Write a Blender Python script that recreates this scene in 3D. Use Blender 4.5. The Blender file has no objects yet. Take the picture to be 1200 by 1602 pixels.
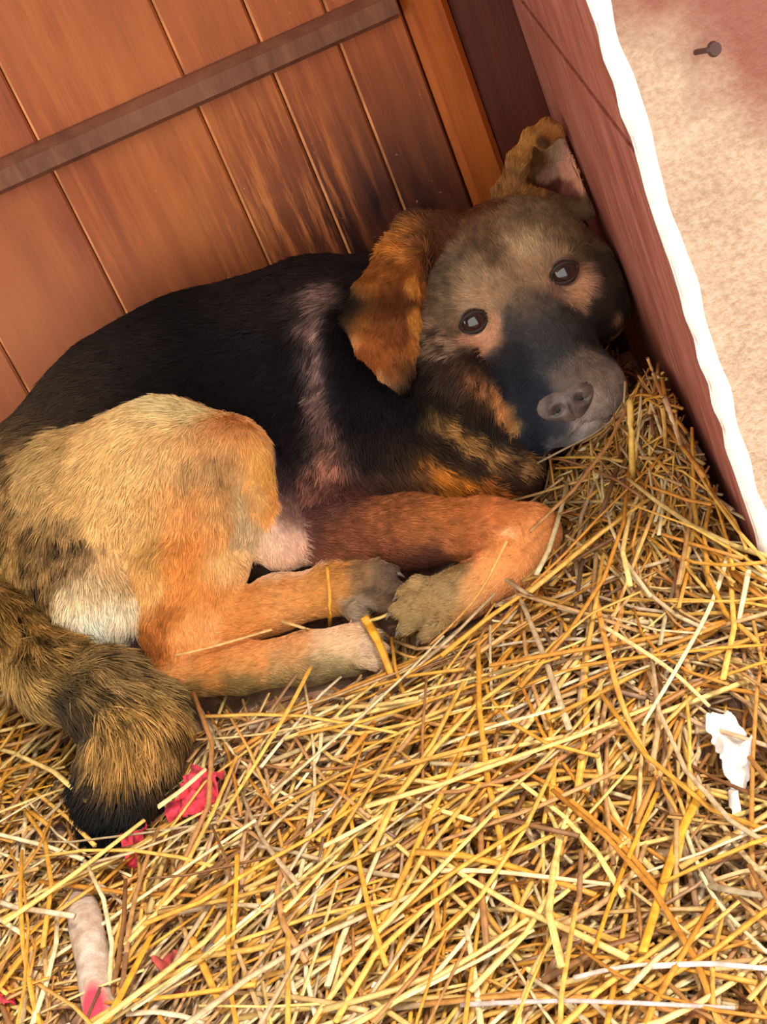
import bpy, bmesh, math, random
import numpy as np
from mathutils import Vector, Matrix
from mathutils.bvhtree import BVHTree

S = bpy.context.scene
COL = S.collection
rng = np.random.default_rng(11)
random.seed(5)

# ------------------------------------------------------------------ camera
F_PX, W_PX, H_PX = 2400.0, 1200.0, 1602.0
ROLL, PITCH = math.radians(24.0), math.radians(30.0)
CAM = np.array([0.0, 0.0, 0.60])
AX = np.array([1.0, 0, 0])
UP = np.array([0, math.sin(PITCH), math.cos(PITCH)])
FW = np.array([0, math.cos(PITCH), -math.sin(PITCH)])
IR = math.cos(ROLL) * AX - math.sin(ROLL) * UP          # image right
IU = math.sin(ROLL) * AX + math.cos(ROLL) * UP          # image up
cam = bpy.data.cameras.new('camera')
cam.sensor_fit = 'VERTICAL'
cam.sensor_height = 36.0
cam.lens = F_PX * 36.0 / H_PX
cam.clip_start = 0.02
camo = bpy.data.objects.new('camera', cam)
COL.objects.link(camo)
camo.matrix_world = Matrix(((IR[0], IU[0], -FW[0], CAM[0]), (IR[1], IU[1], -FW[1], CAM[1]),
                            (IR[2], IU[2], -FW[2], CAM[2]), (0, 0, 0, 1)))
S.camera = camo

# ------------------------------------------------------------------ light
S.view_settings.view_transform = 'Standard'
S.view_settings.look = 'None'
S.view_settings.gamma = 1.0
S.view_settings.use_curve_mapping = False
S.view_settings.exposure = 1.25
world = bpy.data.worlds.new('sky')
S.world = world
world.use_nodes = True
bg = world.node_tree.nodes['Background']
bg.inputs['Color'].default_value = (1.0, 0.965, 0.91, 1)
bg.inputs['Strength'].default_value = 1.05
sun = bpy.data.lights.new('sun', 'SUN')
sun.energy = 1.7
sun.angle = math.radians(9)
sun.color = (1.0, 0.90, 0.74)
suno = bpy.data.objects.new('sun', sun)
COL.objects.link(suno)
SUN_FROM = Vector((0.43, -0.43, 0.95)).normalized()
suno.rotation_euler = SUN_FROM.to_track_quat('Z', 'Y').to_euler()


# ------------------------------------------------------------------ helpers
def W(px, py, d):
    """scene point seen at a photograph pixel, d metres in front of the camera"""
    return CAM + d * (FW + (px - 600) / F_PX * IR - (py - 801) / F_PX * IU)


def ray(px, py):
    return FW + (px - 600) / F_PX * IR - (py - 801) / F_PX * IU


def on_y(px, py, y):
    r = ray(px, py)
    return CAM + r * (y / r[1])


def on_z(px, py, z):
    r = ray(px, py)
    return CAM + r * ((z - CAM[2]) / r[2])


def lin(c):
    out = []
    for v in c[:3]:
        v = v / 255.0
        out.append(v / 12.92 if v <= 0.04045 else ((v + 0.055) / 1.055) ** 2.4)
    return out


def vnoise(p, scale, seed=0):
    """value noise, p (n,3) -> (n,) in 0..1"""
    q = np.asarray(p, float) * scale + 100.0
    i = np.floor(q).astype(np.int64)
    f = q - i
    f = f * f * (3 - 2 * f)
    res = 0
    for dx in (0, 1):
        for dy in (0, 1):
            for dz in (0, 1):
                h = ((i[:, 0] + dx) * 374761393 + (i[:, 1] + dy) * 668265263 + (i[:, 2] + dz) * 2147483647 + seed * 974634) & 0xffffffff
                h = ((h ^ (h >> 13)) * 1274126177) & 0xffffffff
                h = (h ^ (h >> 16)) & 0xffff
                w = (f[:, 0] if dx else 1 - f[:, 0]) * (f[:, 1] if dy else 1 - f[:, 1]) * (f[:, 2] if dz else 1 - f[:, 2])
                res = res + w * (h / 65535.0)
    return res


def mesh_obj(name, v, faces, mat=None, parent=None, smooth=False):
    me = bpy.data.meshes.new(name)
    me.from_pydata([tuple(map(float, a)) for a in v], [], faces)
    me.update()
    if smooth:
        me.polygons.foreach_set('use_smooth', [True] * len(me.polygons))
    o = bpy.data.objects.new(name, me)
    COL.objects.link(o)
    if mat:
        me.materials.append(mat)
    if parent:
        o.parent = parent
    return o


def big_mesh(name, v, quads, mat, parent=None, smooth=True, colors=None):
    me = bpy.data.meshes.new(name)
    v = np.ascontiguousarray(v, np.float32)
    quads = np.ascontiguousarray(quads, np.int32)
    n = len(quads)
    me.vertices.add(len(v))
    me.vertices.foreach_set('co', v.ravel())
    me.loops.add(n * 4)
    me.loops.foreach_set('vertex_index', quads.ravel())
    me.polygons.add(n)
    me.polygons.foreach_set('loop_start', np.arange(0, n * 4, 4, dtype=np.int32))
    me.polygons.foreach_set('use_smooth', np.full(n, smooth))
    me.update(calc_edges=True)
    me.validate()
    if colors is not None:
        a = me.color_attributes.new('tint', 'FLOAT_COLOR', 'POINT')
        c4 = np.ones((len(v), 4), np.float32)
        c4[:, :3] = colors
        a.data.foreach_set('color', c4.ravel())
    me.materials.append(mat)
    o = bpy.data.objects.new(name, me)
    COL.objects.link(o)
    if parent:
        o.parent = parent
    return o


def tag(o, label=None, cat=None, group=None, kind=None):
    if label:
        o['label'] = label
    if cat:
        o['category'] = cat
    if group:
        o['group'] = group
    if kind:
        o['kind'] = kind
    return o


class NT:
    """tiny node-tree writer"""
    def __init__(self, name):
        self.m = bpy.data.materials.new(name)
        self.m.use_nodes = True
        self.t = self.m.node_tree
        self.b = self.t.nodes['Principled BSDF']

    def n(self, typ, **kw):
        nd = self.t.nodes.new(typ)
        for k, v in kw.items():
            if k.startswith('i_'):
                nd.inputs[k[2:].replace('_', ' ')].default_value = v
            else:
                setattr(nd, k, v)
        return nd

    def l(self, a, b):
        self.t.links.new(a, b)

    def geo(self):
        return self.n('ShaderNodeNewGeometry').outputs['Position']

    def mapped(self, scale, loc=(0, 0, 0)):
        mp = self.n('ShaderNodeMapping')
        mp.inputs['Scale'].default_value = scale
        mp.inputs['Location'].default_value = loc
        self.l(self.geo(), mp.inputs['Vector'])
        return mp.outputs['Vector']

    def noise(self, vec, scale, detail=4, rough=0.55):
        nd = self.n('ShaderNodeTexNoise')
        nd.inputs['Scale'].default_value = scale
        nd.inputs['Detail'].default_value = detail
        nd.inputs['Roughness'].default_value = rough
        self.l(vec, nd.inputs['Vector'])
        return nd.outputs['Fac']

    def ramp(self, fac, stops):
        r = self.n('ShaderNodeValToRGB')
        el = r.color_ramp.elements
        while len(el) < len(stops):
            el.new(0.5)
        for e, (p, c) in zip(el, stops):
            e.position = p
            e.color = (*lin(c), 1) if len(c) == 3 else c
        self.l(fac, r.inputs['Fac'])
        return r.outputs['Color']

    def rampv(self, fac, p0, p1, lo=0.0, hi=1.0):
        r = self.n('ShaderNodeMapRange')
        r.inputs['From Min'].default_value = p0
        r.inputs['From Max'].default_value = p1
        r.inputs['To Min'].default_value = lo
        r.inputs['To Max'].default_value = hi
        self.l(fac, r.inputs['Value'])
        return r.outputs['Result']

    def math(self, op, a, b=None):
        m = self.n('ShaderNodeMath', operation=op)
        for k, v in enumerate((a, b)):
            if v is None:
                continue
            if isinstance(v, (int, float)):
                m.inputs[k].default_value = v
            else:
                self.l(v, m.inputs[k])
        return m.outputs[0]

    def mix(self, fac, a, b, blend='MIX'):
        m = self.n('ShaderNodeMix', data_type='RGBA', blend_type=blend)
        for k, v in ((0, fac), (6, a), (7, b)):
            if isinstance(v, (int, float)):
                m.inputs[k].default_value = v
            elif isinstance(v, (tuple, list)):
                m.inputs[k].default_value = (*lin(v), 1)
            else:
                self.l(v, m.inputs[k])
        return m.outputs[2]

    def bump(self, h, strength, dist=0.002):
        b = self.n('ShaderNodeBump')
        b.inputs['Strength'].default_value = strength
        b.inputs['Distance'].default_value = dist
        self.l(h, b.inputs['Height'])
        self.l(b.outputs['Normal'], self.b.inputs['Normal'])

    def blob(self, c, r, soft=1.0):
        """1 inside an ellipsoid about world point c, falling to 0 outside"""
        s = self.n('ShaderNodeVectorMath', operation='SUBTRACT')
        self.l(self.geo(), s.inputs[0])
        s.inputs[1].default_value = tuple(c)
        d = self.n('ShaderNodeVectorMath', operation='DIVIDE')
        self.l(s.outputs[0], d.inputs[0])
        d.inputs[1].default_value = tuple(r)
        ln = self.n('ShaderNodeVectorMath', operation='LENGTH')
        self.l(d.outputs[0], ln.inputs[0])
        return self.rampv(ln.outputs['Value'], 1.0, 1.0 - soft, 0, 1)


def simple(name, c, rough=0.6, bump=None, var=0.0, scale=60):
    t = NT(name)
    t.b.inputs['Roughness'].default_value = rough
    if var > 0:
        f = t.noise(t.geo(), scale, 5)
        lo = tuple(max(0, x * (1 - var)) for x in c)
        hi = tuple(min(255, x * (1 + var)) for x in c)
        t.l(t.ramp(f, [(0.3, lo), (0.7, hi)]), t.b.inputs['Base Color'])
        if bump:
            t.bump(f, bump)
    else:
        t.b.inputs['Base Color'].default_value = (*lin(c), 1)
    return t.m


def attr_mat(name, rough=0.6, attr='tint', spec=0.3, streak=None):
    t = NT(name)
    a = t.n('ShaderNodeAttribute', attribute_name=attr)
    c = a.outputs['Color']
    if streak:
        f = t.noise(t.geo(), streak, 3)
        c = t.mix(1.0, c, t.ramp(f, [(0.3, (196, 190, 180)), (0.7, (255, 255, 255))]), 'MULTIPLY')
    t.l(c, t.b.inputs['Base Color'])
    t.b.inputs['Roughness'].default_value = rough
    t.b.inputs['Specular IOR Level'].default_value = spec
    return t.m


# ------------------------------------------------------------------ the setting
DOOR_Y = 1.12
J0 = (0.187, 0.70)        # plaster corner (x, y)
J1 = (0.240, DOOR_Y)      # inner corner at the door


LEAN = 0.0125              # the old pier leans a little over the recess


def lean(o):
    for vt in o.data.vertices:
        vt.co.x -= LEAN * (vt.co.z - 0.06)
    return o


def jamb_x(y):
    return J0[0] + (J1[0] - J0[0]) * (y - J0[1]) / (J1[1] - J0[1])


def wood(name, base, light, dark, zmix=None, worn=0.0, stain=True):
    t = NT(name)
    ob = t.n('ShaderNodeObjectInfo').outputs['Random']
    mp = t.mapped((26, 26, 2.2))
    grain = t.noise(mp, 3.0, 7, 0.6)
    fine = t.noise(t.mapped((160, 160, 6)), 3.0, 4, 0.6)
    broad = t.noise(t.geo(), 7.0, 3)
    c = t.ramp(t.math('ADD', t.math('MULTIPLY', grain, 0.7), t.math('MULTIPLY', fine, 0.3)),
               [(0.30, dark), (0.50, base), (0.72, light)])
    c = t.mix(t.rampv(broad, 0.35, 0.7, 0, 0.55), c, light)
    c = t.mix(t.rampv(ob, 0, 1, 0.0, 0.30), c, dark)
    if worn > 0:
        w = t.noise(t.mapped((70, 70, 5)), 2.0, 6, 0.7)
        wm = t.blob(on_y(440, 290, DOOR_Y), (0.085, 0.1, 0.11), 0.7)
        # dark dirt stain on the boards, with shade near the dog mixed in
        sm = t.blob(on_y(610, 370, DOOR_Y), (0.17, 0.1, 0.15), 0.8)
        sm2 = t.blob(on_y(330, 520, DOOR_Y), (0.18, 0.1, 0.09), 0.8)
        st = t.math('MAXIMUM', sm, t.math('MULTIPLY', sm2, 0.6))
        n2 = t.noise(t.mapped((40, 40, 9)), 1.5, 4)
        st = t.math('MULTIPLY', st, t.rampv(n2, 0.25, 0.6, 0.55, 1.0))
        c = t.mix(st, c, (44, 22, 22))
        c = t.mix(t.math('MULTIPLY', t.rampv(w, 0.47, 0.62, 0, worn), wm), c, (205, 122, 62))
        lum = t.blob(on_y(60, 560, DOOR_Y), (0.14, 0.1, 0.15), 0.9)  # paler lower-left area: light from the left put into the colour
        c = t.mix(t.math('MULTIPLY', lum, 0.5), c, (190, 118, 84))
        sp = t.noise(t.geo(), 190.0, 2)
        c = t.mix(t.rampv(sp, 0.72, 0.76, 0, 0.6), c, (200, 150, 110))
    t.l(c, t.b.inputs['Base Color'])
    t.b.inputs['Roughness'].default_value = 0.5
    t.b.inputs['Specular IOR Level'].default_value = 0.35
    t.bump(t.math('ADD', grain, fine), 0.25, 0.0015)
    return t.m


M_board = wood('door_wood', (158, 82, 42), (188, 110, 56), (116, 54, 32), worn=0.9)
M_worn = simple('worn_edge', (196, 128, 78), 0.6, 0.3, 0.25, 30)
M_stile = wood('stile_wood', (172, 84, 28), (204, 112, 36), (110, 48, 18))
M_stile_shaded = wood('stile_wood_shaded', (84, 38, 26), (108, 52, 34), (56, 24, 18))  # corner shade put into the colour of this stile
M_rail = wood('rail_wood', (118, 78, 62), (152, 104, 78), (84, 50, 42))


def chamfer_box(name, x0, x1, y0, y1, z0, z1, mat, parent, ch=0.002):
    """box whose front (low y) long edges are eased"""
    ym, tg = y0 + 0.012, 0.004                       # a tongue closes the joint behind the face
    sec = [(x0, y1), (x0, y0 + ch), (x0 + ch, y0), (x1 - ch, y0), (x1, y0 + ch), (x1, ym), (x1 + tg, ym), (x1 + tg, y1)]
    v = [(x, y, z) for z in (z0, z1) for x, y in sec]
    n = len(sec)
    f = [(i, (i + 1) % n, n + (i + 1) % n, n + i) for i in range(n)] + [tuple(range(n))[::-1], tuple(range(n, 2 * n))]
    o = mesh_obj(name, v, f, mat, parent)
    if name == 'plank':
        o.data.materials.append(M_worn)
        o.data.polygons[1].material_index = 1
    return o


door = bpy.data.objects.new('door_1', None)
COL.objects.link(door)
door.location = (-0.25, DOOR_Y, 0)
tag(door, 'reddish brown board door with a horizontal rail behind the dog', kind='structure')
door_children = []
seams = [on_y(x, y, DOOR_Y)[0] for x, y in ((25, 582), (147, 395), (372, 305), (490, 265), (585, 210), (660, 105))]
w0 = seams[2] - seams[1]
edges = [seams[0] - 3 * w0, seams[0] - 2 * w0, seams[0] - w0] + seams
for i in range(len(edges) - 1):
    dy = random.uniform(-0.0015, 0.0015)
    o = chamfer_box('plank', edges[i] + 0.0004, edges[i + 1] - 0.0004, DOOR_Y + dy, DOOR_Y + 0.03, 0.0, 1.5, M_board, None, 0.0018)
    door_children.append(o)
xs = [seams[-1], on_y(733, 100, DOOR_Y)[0], J1[0] + 0.03]
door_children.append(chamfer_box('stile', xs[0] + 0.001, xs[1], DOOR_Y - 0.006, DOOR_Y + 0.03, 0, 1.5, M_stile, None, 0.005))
door_children.append(chamfer_box('stile', xs[1] + 0.001, xs[2], DOOR_Y - 0.002, DOOR_Y + 0.03, 0, 1.5, M_stile_shaded, None, 0.003))
# the rail: a moulding across the boards
zr0 = on_y(300, 178, DOOR_Y - 0.015)[2]
zr1 = on_y(300, 122, DOOR_Y - 0.015)[2]
h = zr1 - zr0
prof = [(DOOR_Y + 0.02, zr0), (DOOR_Y - 0.004, zr0), (DOOR_Y - 0.008, zr0 + 0.15 * h), (DOOR_Y - 0.016, zr0 + 0.24 * h),
        (DOOR_Y - 0.018, zr0 + 0.82 * h), (DOOR_Y - 0.012, zr0 + 0.92 * h), (DOOR_Y - 0.006, zr1), (DOOR_Y + 0.02, zr1)]
n = len(prof)
v = [(x, y, z) for x in (edges[0], xs[0] - 0.004) for y, z in prof]
f = [(i, (i + 1) % n, n + (i + 1) % n, n + i) for i in range(n)] + [tuple(range(n)), tuple(range(n, 2 * n))[::-1]]
door_children.append(mesh_obj('rail', v, f, M_rail))
for o in door_children:
    o.parent = door
    o.matrix_parent_inverse = Matrix.Translation(-Vector(door.location))

# ground slab
M_floor = simple('ground_concrete', (150, 122, 104), 0.9, 0.5, 0.18, 45)
v = [(-2.5, -2.0, 0), (3, -2.0, 0), (3, 1.3, 0), (-2.5, 1.3, 0), (-2.5, -2.0, -0.1), (3, -2.0, -0.1), (3, 1.3, -0.1), (-2.5, 1.3, -0.1)]
f = [(0, 1, 2, 3), (7, 6, 5, 4), (0, 4, 5, 1), (1, 5, 6, 2), (2, 6, 7, 3), (3, 7, 4, 0)]
tag(mesh_obj('floor', v, f, M_floor), 'dusty pinkish concrete ground under the straw', kind='structure')

# right wall: plastered pier with its splayed jamb
tw = NT('wall_plaster')
nz = tw.noise(tw.geo(), 30, 6, 0.6)
nz2 = tw.noise(tw.geo(), 260, 3, 0.6)
c = tw.ramp(nz, [(0.3, (164, 134, 108)), (0.55, (184, 156, 130)), (0.75, (198, 176, 152))])
c = tw.mix(tw.rampv(nz2, 0.35, 0.7, 0.0, 0.35), c, (236, 222, 204))
sep = tw.n('ShaderNodeSeparateXYZ')
tw.l(tw.geo(), sep.inputs[0])
edge = tw.math('ADD', sep.outputs['Z'], tw.math('MULTIPLY', tw.noise(tw.geo(), 22, 4), 0.10))
edge = tw.math('ADD', edge, tw.math('MULTIPLY', sep.outputs['X'], 1.13))
ztop = on_y(1080, 112, J0[1])
zt = ztop[2] + 0.05 + 1.13 * ztop[0]
c = tw.mix(tw.rampv(edge, zt - 0.02, zt + 0.035, 0, 0.92), c, (142, 82, 70))
tw.l(c, tw.b.inputs['Base Color'])
tw.b.inputs['Roughness'].default_value = 0.9
tw.bump(tw.math('ADD', nz, nz2), 0.5, 0.003)
M_wall = tw.m
XR = 1.6
pts = [(J0[0] + 0.0, J0[1]), (XR, J0[1]), (XR, DOOR_Y + 0.1), (J1[0] + 0.012, DOOR_Y + 0.1), (J1[0] + 0.012, DOOR_Y), (J0[0] + 0.012, J0[1] + 0.012)]
n = len(pts)
v = [(x, y, z) for z in (0, 1.5) for x, y in pts]
f = [(i, (i + 1) % n, n + (i + 1) % n, n + i) for i in range(n)] + [tuple(range(n))[::-1], tuple(range(n, 2 * n))]
tag(lean(mesh_obj('wall_right', v, f, M_wall)), 'rough beige plastered wall right of the door recess', kind='structure')

# jamb lining: two boards meeting at a joint
tj = NT('jamb_paint')
g1 = tj.noise(tj.mapped((30, 30, 5)), 2.5, 6, 0.6)
g2 = tj.noise(tj.geo(), 16, 5, 0.65)
c = tj.ramp(g1, [(0.3, (128, 68, 54)), (0.5, (160, 94, 78)), (0.7, (184, 122, 106))])
c = tj.mix(tj.rampv(g2, 0.5, 0.72, 0, 0.6), c, (150, 78, 44))
c = tj.mix(tj.rampv(tj.noise(tj.mapped((60, 60, 30)), 1.6, 6, 0.7), 0.60, 0.72, 0, 0.6), c, (196, 146, 138))
tj.l(c, tj.b.inputs['Base Color'])
tj.b.inputs['Roughness'].default_value = 0.6
tj.bump(g1, 0.3, 0.002)
M_jamb = tj.m
zj = on_y(985, 240, J0[1] + 0.01)[2]
jamb = bpy.data.objects.new('trim_1', None)
COL.objects.link(jamb)
jamb.location = (J0[0], J0[1], 0)
tag(jamb, 'reddish brown painted jamb lining beside the dog head', kind='structure')
for z0, z1, off in ((0.0, zj - 0.0008, 0.0), (zj + 0.0008, 1.5, 0.0012)):
    a, b = J0[1] + 0.002, DOOR_Y - 0.004
    sec = [(jamb_x(a) + 0.0115, a), (jamb_x(a) + off + 0.002, a), (jamb_x(a) + off, a + 0.003), (jamb_x(b) + off, b), (jamb_x(b) + 0.0115, b)]
    n = len(sec)
    v = [(x - J0[0], y - J0[1], z) for z in (z0, z1) for x, y in sec]
    f = [(i, n + i, n + (i + 1) % n, (i + 1) % n) for i in range(n)] + [tuple(range(n)), tuple(range(n, 2 * n))[::-1]]
    lean(mesh_obj('board', v, f, M_jamb, jamb))

# white, chipped plaster bead along the corner
M_white = simple('white_bead', (246, 240, 236), 0.7, 0.4, 0.05, 90)
zz = np.linspace(0, 1.5, 260)
nl = vnoise(np.c_[zz, zz * 0, zz * 0], 70, 3) - 0.5
nr = vnoise(np.c_[zz, zz * 0 + 5, zz * 0], 45, 4) - 0.5
v, f = [], []
for k, z in enumerate(zz):
    xl = J0[0] - 0.001 + 0.0022 * nl[k]
    xr = J0[0] + 0.0092 + 0.0035 * nr[k]
    v += [(xl, J0[1] + 0.002, z), (xl + 0.002, J0[1] - 0.003, z), (xr - 0.002, J0[1] - 0.003, z), (xr, J0[1] + 0.001, z)]
    if k:
        q = 4 * (k - 1)
        f += [(q + j, q + j + 1, q + j + 5, q + j + 4) for j in range(3)]
tag(lean(mesh_obj('trim_2', v, f, M_white, smooth=True)), 'chipped white corner bead between jamb and plaster', kind='structure')

# added slab above the frame, unseen, blocking sun from upper wall and dog
M_blocker = simple('blocker_boards', (150, 116, 84), 0.8, 0.3, 0.2, 20)
CX, CY0, CZ = 2.2, 0.12, 1.5
v = [(x, y, z) for z in (CZ, CZ + 0.05) for x, y in ((-2.2, CY0), (CX, CY0), (CX, DOOR_Y + 0.15), (-2.2, DOOR_Y + 0.15))]
f = [(3, 2, 1, 0), (4, 5, 6, 7), (0, 1, 5, 4), (1, 2, 6, 5), (2, 3, 7, 6), (3, 0, 4, 7)]
tag(mesh_obj('sun_blocker', v, f, M_blocker), 'added unseen ceiling above the door recess', kind='structure')

# nail in the wall
tn = on_y(1092, 76, J0[1])
bmn = bmesh.new()
bmesh.ops.create_cone(bmn, cap_ends=True, segments=10, radius1=0.0014, radius2=0.0014, depth=0.022)
r = bmesh.ops.create_cone(bmn, cap_ends=True, segments=12, radius1=0.0038, radius2=0.0032, depth=0.002)
bmesh.ops.translate(bmn, verts=r['verts'], vec=(0, 0, 0.011))
me = bpy.data.meshes.new('nail')
bmn.to_mesh(me)
bmn.free()
nail = bpy.data.objects.new('nail', me)
COL.objects.link(nail)
me.materials.append(simple('rusty_iron', (70, 40, 34), 0.5))
nail.location = (tn[0], tn[1] - 0.006, tn[2])
nail.rotation_euler = (math.radians(78), 0, math.radians(12))
tag(nail, 'dark rusty nail sticking out high on the reddish patch of plaster', 'nail')

# ------------------------------------------------------------------ the dog: distance field -> one continuous mesh
VOX = 0.0024
LO = np.array([-0.36, 0.66, 0.0])
HI = np.array([0.25, 1.125, 0.40])
N = np.ceil((HI - LO) / VOX).astype(int) + 1
GX, GY, GZ = [(LO[k] + VOX * np.arange(N[k])).astype(np.float32) for k in range(3)]
SDF = np.full(N, 1.0, np.float32)
GRP = np.zeros(N, np.int8)


def local(lo, hi, pad):
    s = []
    for k in range(3):
        a = int(max(0, math.floor((lo[k] - pad - LO[k]) / VOX)))
        b = int(min(N[k], math.ceil((hi[k] + pad - LO[k]) / VOX) + 1))
        if b <= a:
            return None
        s.append(slice(a, b))
    return tuple(s)


def grid(s):
    return np.stack(np.meshgrid(GX[s[0]], GY[s[1]], GZ[s[2]], indexing='ij'), -1)


def blend(s, d, k, grp, sub=False):
    a = SDF[s]
    if sub:
        hh = np.clip(0.5 - 0.5 * (a + d) / k, 0, 1)
        SDF[s] = a * (1 - hh) + (-d) * hh + k * hh * (1 - hh)
        return
    hh = np.clip(0.5 + 0.5 * (a - d) / k, 0, 1)
    g = GRP[s]
    g[d < a + {7: 0.015, 8: 0.0015, 9: 0.004}.get(grp, 0.0)] = grp
    GRP[s] = g
    SDF[s] = a * (1 - hh) + d * hh - k * hh * (1 - hh)


def cone(p0, r0, p1, r1, k=0.015, grp=0, sub=False):
    p0, p1 = np.asarray(p0, float), np.asarray(p1, float)
    R = max(r0, r1)
    s = local(np.minimum(p0, p1) - R, np.maximum(p0, p1) + R, 0.03 + k)
    if s is None:
        return
    g = grid(s)
    ba = (p1 - p0)
    l2 = max(ba @ ba, 1e-12)
    t = np.clip(((g - p0) @ ba) / l2, 0, 1)
    d = np.linalg.norm(g - p0 - t[..., None] * ba, axis=-1) - (r0 + (r1 - r0) * t)
    blend(s, d.astype(np.float32), k, grp, sub)


def ellip(c, axes, radii, k=0.015, grp=0, sub=False):
    c = np.asarray(c, float)
    A = np.asarray(axes, float)
    R = max(radii)
    s = local(c - R, c + R, 0.03 + k)
    if s is None:
        return
    q = (grid(s) - c) @ A.T
    rr = np.asarray(radii)
    k0 = np.linalg.norm(q / rr, axis=-1)
    k1 = np.linalg.norm(q / (rr * rr), axis=-1)
    d = k0 * (k0 - 1.0) / np.maximum(k1, 1e-6)
    blend(s, d.astype(np.float32), k, grp, sub)


def tri(a, b, c, r, k=0.004, grp=0):
    a, b, c = [np.asarray(x, float) for x in (a, b, c)]
    s = local(np.minimum(np.minimum(a, b), c) - r, np.maximum(np.maximum(a, b), c) + r, 0.02)
    if s is None:
        return
    p = grid(s)
    nrm = np.cross(b - a, c - a)

    def seg(p, u, w):
        e = w - u
        t = np.clip(((p - u) @ e) / (e @ e), 0, 1)
        return np.linalg.norm(p - u - t[..., None] * e, axis=-1)
    de = np.minimum(np.minimum(seg(p, a, b), seg(p, b, c)), seg(p, c, a))
    ins = ((p - a) @ np.cross(nrm, b - a) >= 0) & ((p - b) @ np.cross(nrm, c - b) >= 0) & ((p - c) @ np.cross(nrm, a - c) >= 0)
    dp = np.abs((p - a) @ nrm) / np.linalg.norm(nrm)
    d = np.where(ins, dp, de) - r
    blend(s, d.astype(np.float32), k, grp)


def sample(vol, p):
    q = (np.asarray(p) - LO) / VOX
    q = np.clip(q, 0, np.array(N) - 1.001)
    i = q.astype(int)
    f = q - i
    r = 0
    for a in (0, 1):
        for b in (0, 1):
            for c in (0, 1):
                w = (f[:, 0] if a else 1 - f[:, 0]) * (f[:, 1] if b else 1 - f[:, 1]) * (f[:, 2] if c else 1 - f[:, 2])
                r = r + w * vol[i[:, 0] + a, i[:, 1] + b, i[:, 2] + c]
    return r


def pr(r, d):
    return r * d / F_PX


def chain(pts, k=0.015, grp=0):
    """pts: (px, py, depth, radius in photo pixels)"""
    for a, b in zip(pts[:-1], pts[1:]):
        cone(W(*a[:3]), pr(a[3], a[2]), W(*b[:3]), pr(b[3], b[2]), k, grp)


# groups: 1 torso, 2 near thigh/shank, 3 near hind foot, 4 far hind leg, 5 foreleg, 6 tail, 7 head, 8 left ear, 9 right ear
chain([(115, 765, 1.075, 140), (230, 690, 1.10, 160), (340, 640, 1.115, 168), (500, 600, 1.115, 172), (600, 590, 1.10, 150)], 0.03, 1)
chain([(560, 560, 1.10, 140), (680, 505, 1.09, 106), (770, 470, 1.08, 96)], 0.03, 1)
chain([(600, 660, 1.06, 105), (730, 650, 1.05, 95), (820, 640, 1.05, 80)], 0.03, 1)           # throat and ruff
chain([(560, 730, 1.045, 90), (680, 740, 1.03, 62), (800, 745, 1.03, 45)], 0.02, 1)            # chest
chain([(480, 690, 1.06, 90), (520, 800, 1.02, 70)], 0.02, 1)                                   # shoulder to elbow
chain([(70, 800, 1.04, 110), (110, 880, 1.01, 95), (150, 945, 0.985, 72)], 0.02, 1)            # buttock
# near hind leg
chain([(150, 790, 1.02, 118), (260, 745, 1.005, 108), (345, 735, 0.995, 82)], 0.02, 2)
chain([(350, 735, 0.99, 78), (385, 790, 0.98, 38), (395, 830, 0.985, 22)], 0.010, 2)            # stifle edge
chain([(350, 800, 0.985, 46), (352, 880, 0.985, 30), (320, 970, 0.98, 22)], 0.010, 2)
chain([(325, 780, 0.99, 70), (290, 890, 0.985, 72), (280, 990, 0.978, 50), (275, 1055, 0.97, 36)], 0.015, 2)
chain([(275, 1058, 0.968, 37), (380, 1045, 0.962, 36), (480, 1030, 0.957, 38), (545, 1018, 0.953, 40)], 0.008, 3)
def surf(px, py):
    """first point of the animal met along the view through a pixel"""
    ds = np.arange(0.86, 1.12, 0.0015)
    q = np.array([W(px, py, d) for d in ds])
    k = np.argmax(sample(SDF, q) < 0)
    return q[k]


GP = [surf(340, 700), surf(366, 745), surf(374, 800), surf(374, 862)]
for (a, b), (ra_, rb_) in zip(zip(GP[:-1], GP[1:]), ((.003, .007), (.007, .008), (.008, .006))):
    cone(a, ra_, b, rb_, 0.007, 2, True)
cone(W(226, 930, 0.952), pr(12, .95), W(236, 1030, 0.956), pr(18, .95), 0.012, 2, True)    # between buttock and shank
# belly and the far knee
chain([(430, 770, 1.03, 70), (442, 845, 0.995, 48)], 0.012, 4)
# far hind leg
chain([(340, 985, 0.985, 44), (430, 945, 0.982, 40), (520, 922, 0.978, 36), (560, 920, 0.975, 38)], 0.008, 4)
# foreleg
chain([(520, 835, 1.0, 58), (640, 832, 0.992, 52), (760, 828, 0.982, 45), (828, 832, 0.972, 44)], 0.010, 5)
chain([(832, 838, 0.970, 43), (790, 890, 0.963, 42), (730, 925, 0.956, 38), (680, 945, 0.952, 40)], 0.008, 5)
# tail
chain([(-40, 900, 1.02, 62), (10, 985, 0.985, 56), (80, 1050, 0.962, 52), (160, 1085, 0.948, 58), (205, 1130, 0.94, 66),
       (198, 1190, 0.932, 62), (180, 1245, 0.922, 46), (155, 1305, 0.912, 16)], 0.012, 6)


CLAWS = []


# paws: toes as short knuckled chains
def toes(base, tips, r0, r1, grp):
    for (bx, by, bd), (mx, my, md), (tx, ty, td) in tips:
        chain([(bx, by, bd, r0), (mx, my, md, r1), (tx, ty, td, r1 * 0.86)], 0.0022, grp)
        CLAWS.append(((mx, my, md), (tx, ty, td), r1))


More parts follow.
